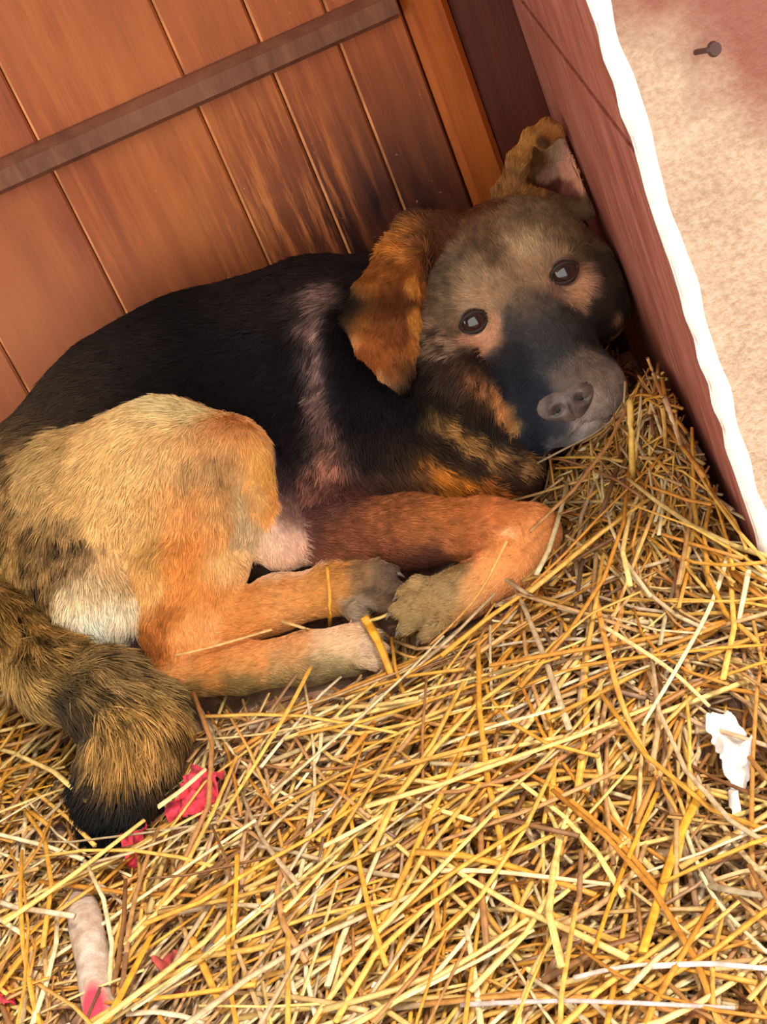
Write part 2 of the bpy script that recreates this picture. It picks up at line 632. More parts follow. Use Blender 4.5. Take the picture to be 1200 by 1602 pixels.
toes(None, [((690, 922, .952), (655, 916, .944), (632, 930, .943)), ((690, 938, .948), (645, 942, .934), (622, 956, .934)),
            ((695, 952, .946), (652, 966, .930), (634, 982, .931)), ((702, 962, .948), (680, 980, .932), (666, 994, .933))], 20, 15, 5)
toes(None, [((530, 1000, .958), (565, 990, .954), (588, 996, .953)), ((535, 1012, .952), (574, 1008, .942), (596, 1016, .942)),
            ((530, 1026, .948), (566, 1029, .937), (588, 1038, .938))], 18, 14, 3)
toes(None, [((550, 902, .978), (588, 890, .970), (612, 896, .966)), ((555, 916, .974), (600, 914, .962), (624, 922, .961)),
            ((550, 930, .970), (590, 940, .958), (610, 950, .958)), ((540, 938, .970), (556, 956, .958), (568, 970, .958))], 20, 15, 4)

# head frame: eye midpoint, right along the eyes, down the face, towards the viewer
HD = 1.025
HO = W(811, 463, HD)
ea = math.atan2(-77, 142)
HR = math.cos(ea) * IR - math.sin(ea) * IU
HDn = math.cos(ea + math.pi / 2) * IR - math.sin(ea + math.pi / 2) * IU
HT = CAM - HO
HT = HT / np.linalg.norm(HT)
HR = HR - (HR @ HT) * HT
HR /= np.linalg.norm(HR)
HDn = np.cross(HT, HR)
HDn = -HDn if HDn @ IU > 0 else HDn
U1 = HD / F_PX                          # one photo pixel at the head


def HP(r, dn, t):
    return HO + U1 * (r * HR + dn * HDn + t * HT)


HA = np.stack([HR, HDn, HT])


def hcone(a, ra, b, rb, k=0.012, sub=False):
    cone(HP(*a), ra * U1, HP(*b), rb * U1, k, 7, sub)


def hell(c, rad, k=0.012, sub=False, rot=0.0):
    A = HA
    if rot:
        A = np.stack([HR, math.cos(rot) * HDn + math.sin(rot) * HT, -math.sin(rot) * HDn + math.cos(rot) * HT])
    ellip(HP(*c), A, [x * U1 for x in rad], k, 7, sub)


hell((0, -40, -115), (142, 118, 120), 0.015)
for s in (-1, 1):
    hell((s * 92, 40, -95), (76, 92, 80), 0.015)              # cheek
    hell((s * 62, -38, -48), (58, 46, 44), 0.012)             # brow
    hell((s * 78, 45, -48), (42, 40, 34), 0.012)              # cheekbone below the eye
    hell((s * 36, 185, 42), (46, 50, 48), 0.012)              # lip
hcone((0, 30, -60), 82, (0, 150, 30), 72, 0.015)              # muzzle
hcone((0, -15, -38), 44, (-3, 132, 62), 38, 0.012)             # bridge
hcone((0, 110, -60), 66, (0, 205, 22), 42, 0.012)             # lower jaw
hell((-6, 172, 50), (42, 34, 26), 0.012)                       # nose pad under the leather
# mouth line and eye sockets
for s in (-1, 1):
    hcone((0, 219, 82), 4, (s * 42, 226, 62), 4, 0.003, True)
    hcone((s * 42, 226, 62), 4, (s * 78, 196, 8), 5, 0.003, True)
    hell((s * 80, 2, 4), (25, 18, 23), 0.004, True)
hcone((0, 190, 100), 3, (0, 222, 86), 3, 0.003, True)

# left ear (hanging, folded forward)
def E(px, py, d):
    return W(px, py, d)


e0, e1, e2 = E(655, 362, 1.055), E(690, 372, 1.05), E(672, 430, 1.045)
l0 = [E(640, 362, 1.045), E(600, 400, 1.022), E(562, 450, 1.008), E(541, 500, 1.002), E(566, 548, 1.000), E(600, 585, 0.998), E(624, 603, 0.997)]
l1 = [E(668, 360, 1.045), E(655, 400, 1.012), E(640, 450, 1.000), E(625, 500, 0.995), E(618, 545, 0.993), E(618, 575, 0.994), E(626, 600, 0.996)]
l2 = [E(684, 385, 1.05), E(664, 415, 1.026), E(655, 460, 1.014), E(650, 505, 1.008), E(645, 545, 1.004), E(638, 580, 1.000), E(630, 602, 0.998)]
for A_, B_ in ((l0, l1), (l1, l2)):
    for i in range(len(A_) - 1):
        tri(A_[i], B_[i], B_[i + 1], 0.0034, 0.003, 8)
        tri(A_[i], B_[i + 1], A_[i + 1], 0.0034, 0.003, 8)
cone(e0, 0.012, e1, 0.016, 0.012, 8)
cone(e0, 0.010, E(645, 385, 1.045), 0.008, 0.008, 8)
# right ear (raised, tip folded over)
back = [E(800, 300, 1.09), E(812, 255, 1.085), E(828, 222, 1.085), E(852, 202, 1.085)]
mid = [E(850, 310, 1.10), E(856, 270, 1.105), E(866, 236, 1.105), E(872, 206, 1.095)]
rim = [E(925, 318, 1.07), E(922, 290, 1.065), E(905, 252, 1.07), E(888, 212, 1.075)]
for A_, B_ in ((back, mid), (mid, rim)):
    for i in range(3):
        tri(A_[i], B_[i], B_[i + 1], 0.0034, 0.003, 9)
        tri(A_[i], B_[i + 1], A_[i + 1], 0.0034, 0.003, 9)
# rolled front margins and folded tip
for a, b, ra, rb in (((800, 300, 1.085), (812, 250, 1.07), 20, 14), ((812, 250, 1.07), (828, 215, 1.065), 13, 10), ((828, 215, 1.065), (855, 198, 1.062), 10, 10),
                     ((855, 198, 1.062), (880, 206, 1.06), 10, 9), ((925, 315, 1.065), (920, 282, 1.06), 13, 10), ((920, 282, 1.06), (900, 245, 1.062), 10, 8),
                     ((795, 310, 1.085), (850, 325, 1.07), 26, 24), ((850, 325, 1.07), (915, 330, 1.065), 22, 15)):
    cone(W(*a), pr(ra, a[2]), W(*b), pr(rb, b[2]), 0.005, 9)
tri(E(828, 216, 1.065), E(856, 196, 1.064), E(850, 228, 1.052), 0.003, 0.003, 9)
tri(E(856, 196, 1.064), E(882, 204, 1.062), E(850, 228, 1.052), 0.003, 0.003, 9)

# keep clear of the door, the jamb and the ground
gx, gy = np.meshgrid(GX, GY, indexing='ij')
SDF = np.maximum(SDF, (GY - (DOOR_Y - 0.010))[None, :, None])
SDF = np.maximum(SDF, (gx - (jamb_x(gy) - 0.006))[:, :, None])
SDF = np.maximum(SDF, (0.004 - GZ)[None, None, :])


def surface_nets(D):
    ins = D < 0
    n0, n1, n2 = D.shape
    c = np.zeros((n0 - 1, n1 - 1, n2 - 1), np.int8)
    for a in (0, 1):
        for b in (0, 1):
            for e in (0, 1):
                c += ins[a:n0 - 1 + a, b:n1 - 1 + b, e:n2 - 1 + e]
    act = np.argwhere((c > 0) & (c < 8))
    idx = np.full(c.shape, -1, np.int32)
    idx[tuple(act.T)] = np.arange(len(act))
    acc = np.zeros((len(act), 3))
    cnt = np.zeros(len(act))
    corners = [(a, b, e) for a in (0, 1) for b in (0, 1) for e in (0, 1)]
    for u in corners:
        for ax in range(3):
            if u[ax]:
                continue
            w = list(u)
            w[ax] = 1
            d0 = D[act[:, 0] + u[0], act[:, 1] + u[1], act[:, 2] + u[2]]
            d1 = D[act[:, 0] + w[0], act[:, 1] + w[1], act[:, 2] + w[2]]
            m = (d0 < 0) != (d1 < 0)
            t = d0[m] / (d0[m] - d1[m])
            p = np.tile(np.array(u, float), (m.sum(), 1))
            p[:, ax] = t
            acc[m] += p
            cnt[m] += 1
    v = LO + VOX * (act + acc / cnt[:, None])
    quads = []
    for ax in range(3):
        b, e = (ax + 1) % 3, (ax + 2) % 3
        sl0 = [slice(None)] * 3
        sl1 = [slice(None)] * 3
        sl0[ax] = slice(0, -1)
        sl1[ax] = slice(1, None)
        A, B = ins[tuple(sl0)], ins[tuple(sl1)]
        ed = np.argwhere(A != B)
        ed = ed[(ed[:, b] > 0) & (ed[:, e] > 0) & (ed[:, b] < D.shape[b] - 1) & (ed[:, e] < D.shape[e] - 1)]
        fl = A[tuple(ed.T)]
        q = []
        for ob, oe in ((-1, -1), (0, -1), (0, 0), (-1, 0)):
            g = ed.copy()
            g[:, b] += ob
            g[:, e] += oe
            q.append(idx[tuple(g.T)])
        q = np.stack(q, 1)
        q[~fl] = q[~fl][:, ::-1]
        quads.append(q)
    return v, np.concatenate(quads)


DV, DQ = surface_nets(SDF)
# normals from the field
ep = VOX


def grad(p):
    g = np.stack([sample(SDF, p + np.eye(3)[k] * ep) - sample(SDF, p - np.eye(3)[k] * ep) for k in range(3)], 1)
    return g / np.maximum(np.linalg.norm(g, axis=1, keepdims=True), 1e-9)


DN = grad(DV)
DG = GRP[tuple(np.clip(np.round((DV - DN * 0.0018 - LO) / VOX).astype(int), 0, np.array(N) - 1).T)]
bvh = BVHTree.FromPolygons([tuple(x) for x in DV], [tuple(int(i) for i in q) for q in DQ])


def hit(px, py):
    r = ray(px, py)
    loc, nrm, fi, dist = bvh.ray_cast(Vector(CAM), Vector(r).normalized())
    if loc is None:
        return None
    return np.array(loc), DG[DQ[fi][0]]


# coat: (px, py, reach px, colour)
BLK, DKB = (17, 14, 15), (44, 30, 24)
coat = [
    # back and saddle
    (40, 690, 50, (120, 92, 58)), (90, 640, 50, (62, 48, 36)), (150, 600, 50, (52, 40, 32)), (220, 550, 60, (40, 31, 27)), (150, 650, 30, (44, 36, 28)), (300, 510, 60, BLK), (400, 470, 60, (34, 25, 25)),
    (240, 590, 40, (24, 22, 22)), (330, 590, 50, BLK), (420, 560, 60, (24, 20, 24)), (440, 680, 50, (28, 22, 26)), (450, 480, 40, (40, 30, 28)), (400, 640, 30, BLK),
    (494, 465, 22, (168, 126, 112)), (490, 510, 22, (186, 142, 128)), (493, 555, 22, (192, 146, 130)), (500, 600, 22, (188, 140, 122)), (510, 645, 24, (184, 134, 114)), (520, 690, 26, (176, 124, 102)), (515, 730, 28, (150, 100, 80)), (495, 760, 26, (120, 78, 66)),
    (450, 520, 20, BLK), (452, 575, 20, BLK), (458, 630, 22, BLK), (468, 690, 22, (34, 26, 28)), (536, 520, 16, BLK), (544, 575, 18, BLK), (552, 640, 20, BLK), (565, 695, 20, (34, 26, 26)),
    (545, 480, 24, BLK), (560, 560, 40, BLK), (560, 640, 40, (24, 20, 26)), (590, 700, 40, (40, 30, 28)), (450, 620, 30, (22, 19, 22)), (460, 740, 30, (60, 42, 44)), (560, 770, 30, (70, 40, 32)), (600, 760, 30, (90, 58, 40)),
    (470, 800, 30, (110, 76, 66)), (500, 800, 26, (90, 52, 44)),
    # neck, ruff, chest
    (640, 640, 26, BLK), (640, 600, 20, BLK), (620, 700, 24, (60, 42, 30)), (610, 740, 22, (84, 56, 36)),
    (665, 600, 13, (36, 27, 22)), (690, 625, 13, (36, 27, 22)), (720, 650, 13, (38, 28, 22)), (755, 672, 13, (38, 28, 22)), (790, 690, 13, (40, 30, 24)), (830, 708, 13, (44, 32, 24)),
    (672, 645, 14, (150, 106, 54)), (700, 668, 15, (160, 114, 62)), (735, 690, 15, (160, 114, 64)), (775, 708, 15, (156, 112, 64)), (820, 722, 15, (144, 104, 60)), (860, 735, 14, (112, 80, 50)),
    (655, 685, 12, (50, 36, 26)), (690, 706, 12, (48, 34, 26)), (730, 724, 12, (50, 34, 26)), (780, 742, 12, (60, 40, 28)), (830, 752, 13, (64, 42, 30)),
    (645, 715, 15, (170, 100, 42)), (680, 738, 17, (204, 124, 42)), (715, 757, 17, (206, 122, 38)), (750, 768, 16, (180, 102, 42)), (650, 755, 16, (120, 72, 38)),
    # rump
    (30, 740, 40, (160, 124, 76)), (40, 800, 40, (150, 114, 66)), (90, 720, 34, (186, 146, 90)), (20, 860, 34, (150, 116, 62)), (90, 820, 28, (156, 118, 72)), (70, 860, 28, (128, 98, 60)), (110, 850, 26, (140, 108, 68)), (60, 900, 24, (140, 106, 60)), (120, 770, 32, (200, 154, 92)), (40, 920, 26, (110, 84, 44)),
    (140, 690, 34, (214, 168, 106)), (150, 910, 30, (226, 198, 150)), (110, 940, 26, (224, 200, 156)), (150, 960, 34, (254, 244, 222)), (190, 960, 26, (240, 220, 184)), (150, 1000, 30, (254, 246, 226)), (200, 1000, 24, (236, 212, 170)),
    # thigh; shade of the front hollow and inner shank is in these colours
    (200, 660, 36, (228, 184, 122)), (260, 640, 36, (238, 200, 142)), (320, 640, 34, (232, 182, 122)), (370, 670, 26, (224, 156, 92)), (250, 700, 40, (226, 178, 116)), (330, 700, 34, (220, 162, 100)), (180, 740, 40, (220, 174, 110)), (180, 810, 36, (214, 166, 104)), (250, 780, 30, (214, 158, 94)), (300, 735, 18, (176, 132, 84)), (340, 730, 18, (164, 124, 82)), (360, 715, 14, (170, 120, 74)),
    (300, 800, 32, (214, 142, 78)), (340, 790, 22, (206, 152, 92)), (390, 700, 18, (240, 170, 90)), (412, 740, 16, (238, 164, 84)), (425, 790, 14, (226, 156, 84)), (400, 780, 12, (206, 150, 90)), (372, 780, 12, (186, 150, 106)), (376, 830, 12, (196, 158, 116)),
    (180, 880, 34, (226, 184, 124)), (240, 860, 24, (186, 136, 72)), (230, 920, 26, (224, 164, 96)), (290, 870, 30, (212, 132, 62)), (310, 930, 30, (208, 128, 60)), (340, 890, 24, (228, 176, 116)), (260, 960, 20, (170, 96, 40)), (250, 1010, 22, (176, 100, 44)), (290, 1000, 24, (226, 150, 84)), (310, 960, 22, (228, 156, 90)), (275, 1050, 22, (214, 142, 80)), (330, 980, 14, (226, 160, 100)),
    # near hind foot
    (320, 1055, 24, (196, 122, 62)), (300, 1085, 20, (120, 92, 54)), (380, 1035, 24, (206, 132, 72)), (370, 1070, 20, (120, 94, 54)), (450, 1025, 24, (200, 136, 84)), (440, 1055, 18, (134, 108, 66)), (520, 1010, 24, (214, 168, 130)), (520, 1040, 20, (140, 116, 76)), (570, 1010, 16, (190, 156, 124)), (480, 1045, 18, (130, 106, 70)),
    # belly and far hind
    (440, 840, 34, (226, 182, 152)), (420, 880, 24, (222, 176, 140)), (470, 850, 22, (214, 160, 132)), (450, 790, 24, (150, 104, 86)), (370, 960, 30, (206, 130, 66)), (430, 940, 28, (208, 138, 76)), (500, 920, 24, (196, 130, 66)), (530, 905, 14, (180, 118, 60)), (560, 905, 16, (140, 100, 66)), (590, 905, 16, (118, 88, 64)), (610, 900, 14, (92, 70, 56)), (560, 950, 14, (134, 110, 90)), (600, 935, 16, (104, 78, 58)), (540, 945, 12, (150, 120, 92)), (578, 922, 10, (70, 54, 44)),
    # foreleg
    (540, 830, 26, (122, 66, 42)), (600, 820, 26, (144, 82, 46)), (660, 830, 26, (150, 86, 46)), (600, 860, 20, (112, 58, 38)), (700, 800, 22, (166, 94, 46)), (730, 840, 24, (164, 92, 50)), (660, 870, 18, (88, 46, 32)), (780, 800, 22, (190, 108, 56)), (800, 850, 24, (212, 134, 76)), (850, 820, 24, (206, 130, 72)), (850, 860, 24, (218, 144, 86)), (795, 830, 9, (255, 226, 190)), (770, 900, 26, (216, 142, 84)), (740, 930, 22, (200, 140, 86)), (700, 920, 16, (140, 110, 72)), (690, 950, 18, (156, 120, 78)), (650, 940, 20, (150, 116, 74)), (640, 965, 18, (132, 104, 66)), (670, 975, 18, (140, 108, 70)), (720, 890, 14, (130, 98, 62)),
    # tail; its left edge mixes dark hair with painted shade of the straw gap
    (10, 960, 30, (140, 104, 52)), (50, 1010, 30, (130, 98, 50)), (30, 1040, 26, (150, 120, 70)), (100, 1060, 28, (120, 94, 54)), (160, 1060, 28, (126, 100, 62)), (230, 1060, 26, (120, 96, 58)), (180, 1110, 30, (160, 122, 66)), (240, 1130, 28, (150, 112, 60)), (150, 1150, 26, (150, 112, 60)), (200, 1170, 26, (168, 124, 66)), (110, 1110, 22, (60, 46, 30)), (115, 1165, 16, (24, 20, 18)), (128, 1205, 16, BLK), (180, 1190, 18, (130, 96, 50)), (240, 1195, 18, (60, 46, 30)), (170, 1218, 16, (50, 38, 26)), (215, 1220, 16, (34, 28, 22)), (85, 1085, 14, (40, 32, 22)), (105, 1130, 14, (30, 26, 20)), (150, 1240, 20, BLK), (132, 1130, 13, (26, 22, 18)), (138, 1168, 13, (22, 19, 17)), (146, 1205, 14, BLK), (190, 1250, 20, (24, 26, 26)), (160, 1290, 22, (16, 20, 22)), (270, 1150, 18, (120, 86, 50)),
]
face = [  # (r, down, reach, colour) in the head frame
    (0, -150, 40, (96, 58, 36)), (-60, -140, 36, (92, 56, 36)), (60, -140, 34, (116, 88, 62)), (0, -110, 34, (112, 84, 60)), (-70, -90, 34, (122, 100, 78)), (70, -95, 34, (128, 106, 80)), (-42, -58, 22, (172, 142, 108)), (45, -60, 24, (196, 166, 126)), (0, -66, 15, (92, 70, 52)), (-18, -100, 16, (96, 72, 52)), (30, -100, 16, (140, 112, 84)),
    (0, -20, 22, (150, 120, 92)), (-30, -20, 18, (168, 134, 102)), (35, -15, 18, (160, 128, 96)), (-120, -40, 30, (126, 102, 78)), (120, -40, 30, (116, 92, 66)), (-75, -34, 18, (186, 150, 116)), (80, -30, 16, (150, 120, 92)), (-128, 10, 22, (148, 120, 96)), (-140, 60, 24, (70, 54, 44)), (130, 10, 22, (60, 48, 38)),
    (-82, 36, 20, (206, 154, 120)), (-55, 22, 12, (196, 146, 112)), (-60, 48, 14, (196, 146, 110)), (-112, 16, 14, (196, 148, 112)), (96, 34, 16, (206, 156, 118)), (108, 14, 12, (196, 146, 110)), (80, 44, 12, (196, 150, 112)), (50, 20, 12, (150, 118, 96)),
    (0, 20, 20, (112, 94, 78)), (-25, 45, 18, (72, 66, 64)), (25, 40, 18, (96, 84, 74)), (0, 70, 22, (70, 68, 68)), (0, 110, 24, (64, 64, 66)), (40, 80, 22, (66, 66, 62)), (-40, 90, 22, (46, 46, 50)), (-70, 110, 22, (36, 37, 44)), (70, 110, 22, (58, 56, 52)), (-60, 70, 16, (50, 44, 46)), (60, 70, 14, (70, 62, 56)),
    (-95, 75, 18, (56, 44, 40)), (-112, 96, 15, (200, 134, 86)), (-104, 126, 14, (200, 138, 80)), (-97, 154, 12, (190, 130, 70)), (-93, 174, 8, (176, 120, 64)), (-80, 165, 10, (40, 40, 46)), (-78, 140, 10, (40, 40, 46)), (-124, 72, 13, (180, 114, 72)), (-132, 52, 10, (150, 104, 70)), (-130, 120, 14, (60, 42, 28)), (118, 100, 10, (186, 122, 80)), (112, 122, 9, (150, 96, 60)), (140, 80, 22, (44, 34, 28)), (96, 110, 14, (52, 44, 38)), (130, 130, 20, (36, 28, 24)), (140, 30, 20, (66, 50, 38)), (120, 60, 18, (64, 50, 44)), (98, 60, 12, (60, 50, 44)),
    (-60, 150, 22, (40, 43, 52)), (-40, 195, 18, (64, 62, 68)), (-66, 190, 18, (40, 42, 52)), (50, 150, 18, (124, 106, 92)), (60, 185, 20, (142, 122, 108)), (30, 205, 18, (160, 140, 126)), (0, 208, 14, (150, 132, 124)), (0, 240, 18, (176, 162, 154)), (-30, 228, 14, (110, 102, 102)), (40, 230, 16, (150, 130, 116)), (0, 145, 12, (110, 98, 88)), (88, 150, 14, (86, 76, 64)), (20, 142, 12, (116, 102, 90)),
]
ears = [
    (655, 365, 20, (206, 134, 58)), (630, 385, 18, (190, 118, 50)), (600, 430, 24, (146, 86, 38)), (560, 500, 18, (160, 92, 40)), (590, 480, 18, (100, 54, 26)), (615, 470, 18, (88, 46, 24)), (610, 520, 16, (120, 66, 32)), (590, 550, 16, (150, 82, 38)), (620, 580, 16, (146, 84, 42)), (648, 450, 10, (204, 136, 58)), (644, 500, 10, (204, 138, 62)), (640, 550, 10, (180, 112, 52)), (600, 590, 8, (200, 150, 96)), (640, 572, 12, (150, 92, 46)), (634, 592, 12, (150, 94, 50)), (618, 598, 9, (180, 126, 76)), (555, 530, 8, (196, 140, 84)), (570, 450, 18, (162, 98, 44)),
    (805, 280, 16, (150, 104, 58)), (815, 245, 14, (176, 122, 62)), (830, 215, 12, (170, 116, 58)), (855, 196, 12, (170, 114, 60)), (845, 255, 10, (130, 92, 54)), (860, 270, 10, (180, 136, 110)), (872, 235, 12, (206, 170, 140)), (890, 255, 12, (212, 150, 122)), (905, 280, 12, (216, 156, 122)), (860, 300, 10, (96, 56, 44)), (890, 300, 10, (150, 92, 76)), (922, 300, 8, (214, 160, 110)), (840, 320, 14, (130, 104, 74)), (900, 325, 12, (110, 84, 60)), (848, 222, 5, (90, 58, 36)),
]
CP, CR, CC, CG = [], [], [], []
for px, py, r, c in coat + ears:
    hq = hit(px, py)
    if hq is None or (hq[1] == 7 and (px, py, r, c) in coat):
        continue
    CP.append(hq[0]); CG.append(hq[1]); CR.append(r * 1.0 / F_PX); CC.append(lin(c))
for r_, dn, r, c in face:
    p = HP(r_, dn, 0) - CAM
    loc, nrm, fi, dist = bvh.ray_cast(Vector(CAM), Vector(p).normalized())
    if loc is None:
        continue
    CP.append(np.array(loc)); CG.append(DG[DQ[fi][0]]); CR.append(r * 1.0 / F_PX); CC.append(lin(c))
CP, CR, CC, CG = np.array(CP), np.array(CR), np.array(CC), np.array(CG)


def coat_colour(p, g):
    num = np.zeros((len(p), 3))
    den = np.full(len(p), 1e-12)
    for i in range(len(CP)):
        d2 = ((p - CP[i]) ** 2).sum(1) / (CR[i] ** 2)
        w = np.exp(-np.minimum(d2, 60) * 0.9) + 1e-5 / (1 + d2 * d2)
        w = w * np.where(g == CG[i], 1.0, np.where(np.isin(g, (7, 8, 9)), 1e-9, 0.0006))
        num += w[:, None] * np.log(CC[i] + 0.004)
        den += w
    return np.exp(num / den[:, None]) - 0.004


warp = np.stack([vnoise(DV, 160, s) - 0.5 for s in (1, 2, 3)], 1) * np.where(np.isin(DG, (7, 8, 9)), 0.004, 0.008)[:, None]
DC = coat_colour(DV + warp, DG)
DC = DC * np.where((DG == 7) & (DC.mean(1) > 0.045), 1.16, 1.0)[:, None]
DC = np.where(np.isin(DG, (2, 3, 4, 5))[:, None], DC * np.array([1.16, 1.27, 1.32]), DC)
DC = np.clip(DC, 0.002, 0.9)
M_skin = attr_mat('dog_coat_base', 0.9, 'tint', 0.05)
dog = big_mesh('dog', DV, DQ, M_skin, None, True, DC * 0.8)
tag(dog, 'black and tan puppy curled up on straw against the wooden door', 'dog')

# fur flow: (px, py, dx, dy) along the coat, and hair length in mm
flow = [(60, 650, -1, .6, 14), (200, 570, -1, .5, 14), (350, 500, -1, .3, 13), (480, 470, -.8, .6, 13), (490, 580, -.35, 1, 13), (510, 700, -.2, 1, 13), (560, 600, -.4, 1, 15), (400, 600, -.8, .7, 12), (440, 720, -.5, 1, 10),
        (620, 680, .3, 1, 15), (700, 700, .9, .6, 13), (780, 710, 1, .4, 12), (700, 750, .9, .5, 12), (640, 740, .7, .7, 13),
        (30, 760, -.3, 1, 15), (80, 820, -.2, 1, 15), (120, 720, -.6, .8, 14), (60, 900, .1, 1, 14), (150, 960, 0, 1, 10), (150, 900, 0, 1, 12),
        (250, 650, -.6, .5, 11), (320, 680, -.2, .8, 8), (200, 750, -.4, 1, 11), (280, 800, -.2, 1, 8), (410, 740, .1, 1, 5), (300, 900, -.1, 1, 6), (280, 1020, 0, 1, 5),
        (320, 1050, 1, -.1, 4.5), (450, 1030, 1, -.1, 4.5), (560, 1015, 1, .1, 4), (440, 840, .1, 1, 5), (380, 950, 1, -.3, 5), (500, 920, 1, -.1, 5), (590, 920, 1, .1, 3.5),
        (560, 830, 1, .1, 7), (660, 830, 1, .1, 6), (780, 820, 1, 0, 4.5), (850, 840, .4, 1, 3.5), (780, 890, -.8, .7, 3.5), (660, 950, -1, .4, 3.5),
        (10, 970, .6, 1, 18), (100, 1060, 1, .5, 20), (200, 1090, .8, .7, 22), (220, 1150, 0, 1, 24), (180, 1220, -.3, 1, 24), (160, 1290, -.2, 1, 20),
        (811, 463, -.45, -.9, 5), (760, 380, -.5, -.9, 7), (720, 340, -.5, -.9, 9), (850, 370, -.2, -1, 6), (690, 430, -.9, -.4, 7), (670, 520, -1, .3, 9), (740, 530, -.8, .5, 4), (700, 580, -.5, 1, 9), (780, 640, -.2, 1, 6), (840, 540, -.4, -.8, 5), (890, 600, -.3, -.5, 3), (880, 660, -.3, .9, 4.5), (930, 450, .8, .2, 6), (960, 520, .6, .8, 6), (950, 600, .5, .6, 4.5), (800, 560, -.7, .2, 5),
        (600, 450, -.5, 1, 5), (620, 560, .2, 1, 5), (655, 370, -.7, -.4, 12), (570, 500, -.3, 1, 4), (645, 480, .2, 1, 4),
        (805, 280, .1, -1, 7), (830, 220, .5, -1, 4), (880, 250, .5, -.8, 2.5), (915, 300, .3, -.8, 3)]
FPt, FD, FL, FG = [], [], [], []
for px, py, dx, dy, ln in flow:
    hq = hit(px, py)
    if hq is None:
        continue
    FPt.append(hq[0]); FG.append(hq[1])
    d = dx * IR - dy * IU
    FD.append(d / np.linalg.norm(d)); FL.append(ln / 1000)
FPt, FD, FL, FG = np.array(FPt), np.array(FD), np.array(FL), np.array(FG)

tris = np.concatenate([DQ[:, [0, 1, 2]], DQ[:, [0, 2, 3]]])
ta = np.linalg.norm(np.cross(DV[tris[:, 1]] - DV[tris[:, 0]], DV[tris[:, 2]] - DV[tris[:, 0]]), axis=1)
cen = DV[tris].mean(1)
nfc = DN[tris[:, 0]]
vis = ((CAM - cen) * nfc).sum(1) / np.linalg.norm(CAM - cen, axis=1)
NH = 290000
wgt = ta * np.where(vis > -0.35, 1.0, 0.12) * np.where(DG[tris[:, 0]] == 7, 2.4, 1.0)
pick = rng.choice(len(tris), NH, p=wgt / wgt.sum())
u, v_ = rng.random(NH), rng.random(NH)
sw = u + v_ > 1
u[sw], v_[sw] = 1 - u[sw], 1 - v_[sw]
T = tris[pick]
bar = np.stack([1 - u - v_, u, v_], 1)
root = (DV[T] * bar[..., None]).sum(1)
nrm = (DN[T] * bar[..., None]).sum(1)
nrm /= np.linalg.norm(nrm, axis=1, keepdims=True)
col = (DC[T] * bar[..., None]).sum(1)
gr = DG[T[:, 0]]
num = np.zeros((NH, 3))
ln = np.zeros(NH)
den = np.full(NH, 1e-12)
for i in range(len(FPt)):
    d2 = ((root - FPt[i]) ** 2).sum(1)
    w = 1.0 / (d2 + 2e-4) ** 2 * np.where(gr == FG[i], 1.0, 0.06)
    num += w[:, None] * FD[i]
    ln += w * FL[i]
    den += w
ln /= den
fl = num / den[:, None]
cl = np.stack([vnoise(root, 110, s) - 0.5 for s in (7, 8, 9)], 1) * 0.9 + np.stack([vnoise(root, 320, s) - 0.5 for s in (17, 18, 19)], 1) * 0.6
fl = fl + cl + rng.normal(0, 0.12, (NH, 3))
fl -= (fl * nrm).sum(1)[:, None] * nrm
fl /= np.maximum(np.linalg.norm(fl, axis=1, keepdims=True), 1e-6)
ln = ln * rng.uniform(0.6, 1.15, NH)
lift = np.where(gr == 7, 0.46, 0.46) + rng.normal(0, 0.06, NH)
SEG = 4
pos = np.zeros((NH, SEG, 3))
tt = np.linspace(0, 1, SEG)
for k, t in enumerate(tt):
    pos[:, k] = root - nrm * 0.0003 + ln[:, None] * (fl * (t * 0.93) + nrm * (lift * (t - 0.5 * t * t))[:, None])
pos[..., 1] = np.minimum(pos[..., 1], DOOR_Y - 0.008)
pos[..., 0] = np.minimum(pos[..., 0], jamb_x(pos[..., 1]) - 0.004)
# do not grow across the eyes or the nose
EYES = [HP(-80, 2, -12), HP(80, 2, -12)]
NOSE = HP(-8, 173, 82)
keep = np.ones(NH, bool)
for e in EYES:
    keep &= np.linalg.norm(root - e, axis=1) > 27 * U1
keep &= np.linalg.norm((root - NOSE) @ HA.T / (np.array([46, 36, 40]) * U1), axis=1) > 1.0
jit = rng.normal(1.0, 0.16, NH)
streak = vnoise(root, 260, 31)
agouti = np.isin(gr, (1, 6)) | (gr == 7)
lum = col @ np.array([0.3, 0.6, 0.1])
amp = np.where(gr == 7, 0.4, np.where(agouti, 1.5, 0.6)) * np.exp(-((np.log(lum + 0.01) - math.log(0.17)) / 0.8) ** 2) + 0.12
jit = jit * (1 + amp * (streak - 0.5) * 1.5)
hc = np.clip(col * jit[:, None], 0.002, 1.0)
pos, hc, ln = pos[keep], hc[keep], ln[keep]
NH = len(pos)
hair = bpy.data.hair_curves.new('fur')
hair.add_curves([SEG] * NH)
hair.attributes['position'].data.foreach_set('vector', pos.astype(np.float32).ravel())
ra = hair.attributes.get('radius') or hair.attributes.new('radius', 'FLOAT', 'POINT')
rad = np.tile(np.array([0.00026, 0.00025, 0.00019, 0.00004]), NH) * np.repeat(np.clip(ln / 0.008, 0.6, 1.4), SEG)
ra.data.foreach_set('value', rad.astype(np.float32))
ca = hair.attributes.new('tint', 'FLOAT_COLOR', 'CURVE')
c4 = np.ones((NH, 4), np.float32)
c4[:, :3] = hc
ca.data.foreach_set('color', c4.ravel())
hair.materials.append(attr_mat('fur_strands', 0.6, 'tint', 0.12))
fur = bpy.data.objects.new('fur', hair)
COL.objects.link(fur)
fur.parent = dog
fur['kind'] = 'stuff'


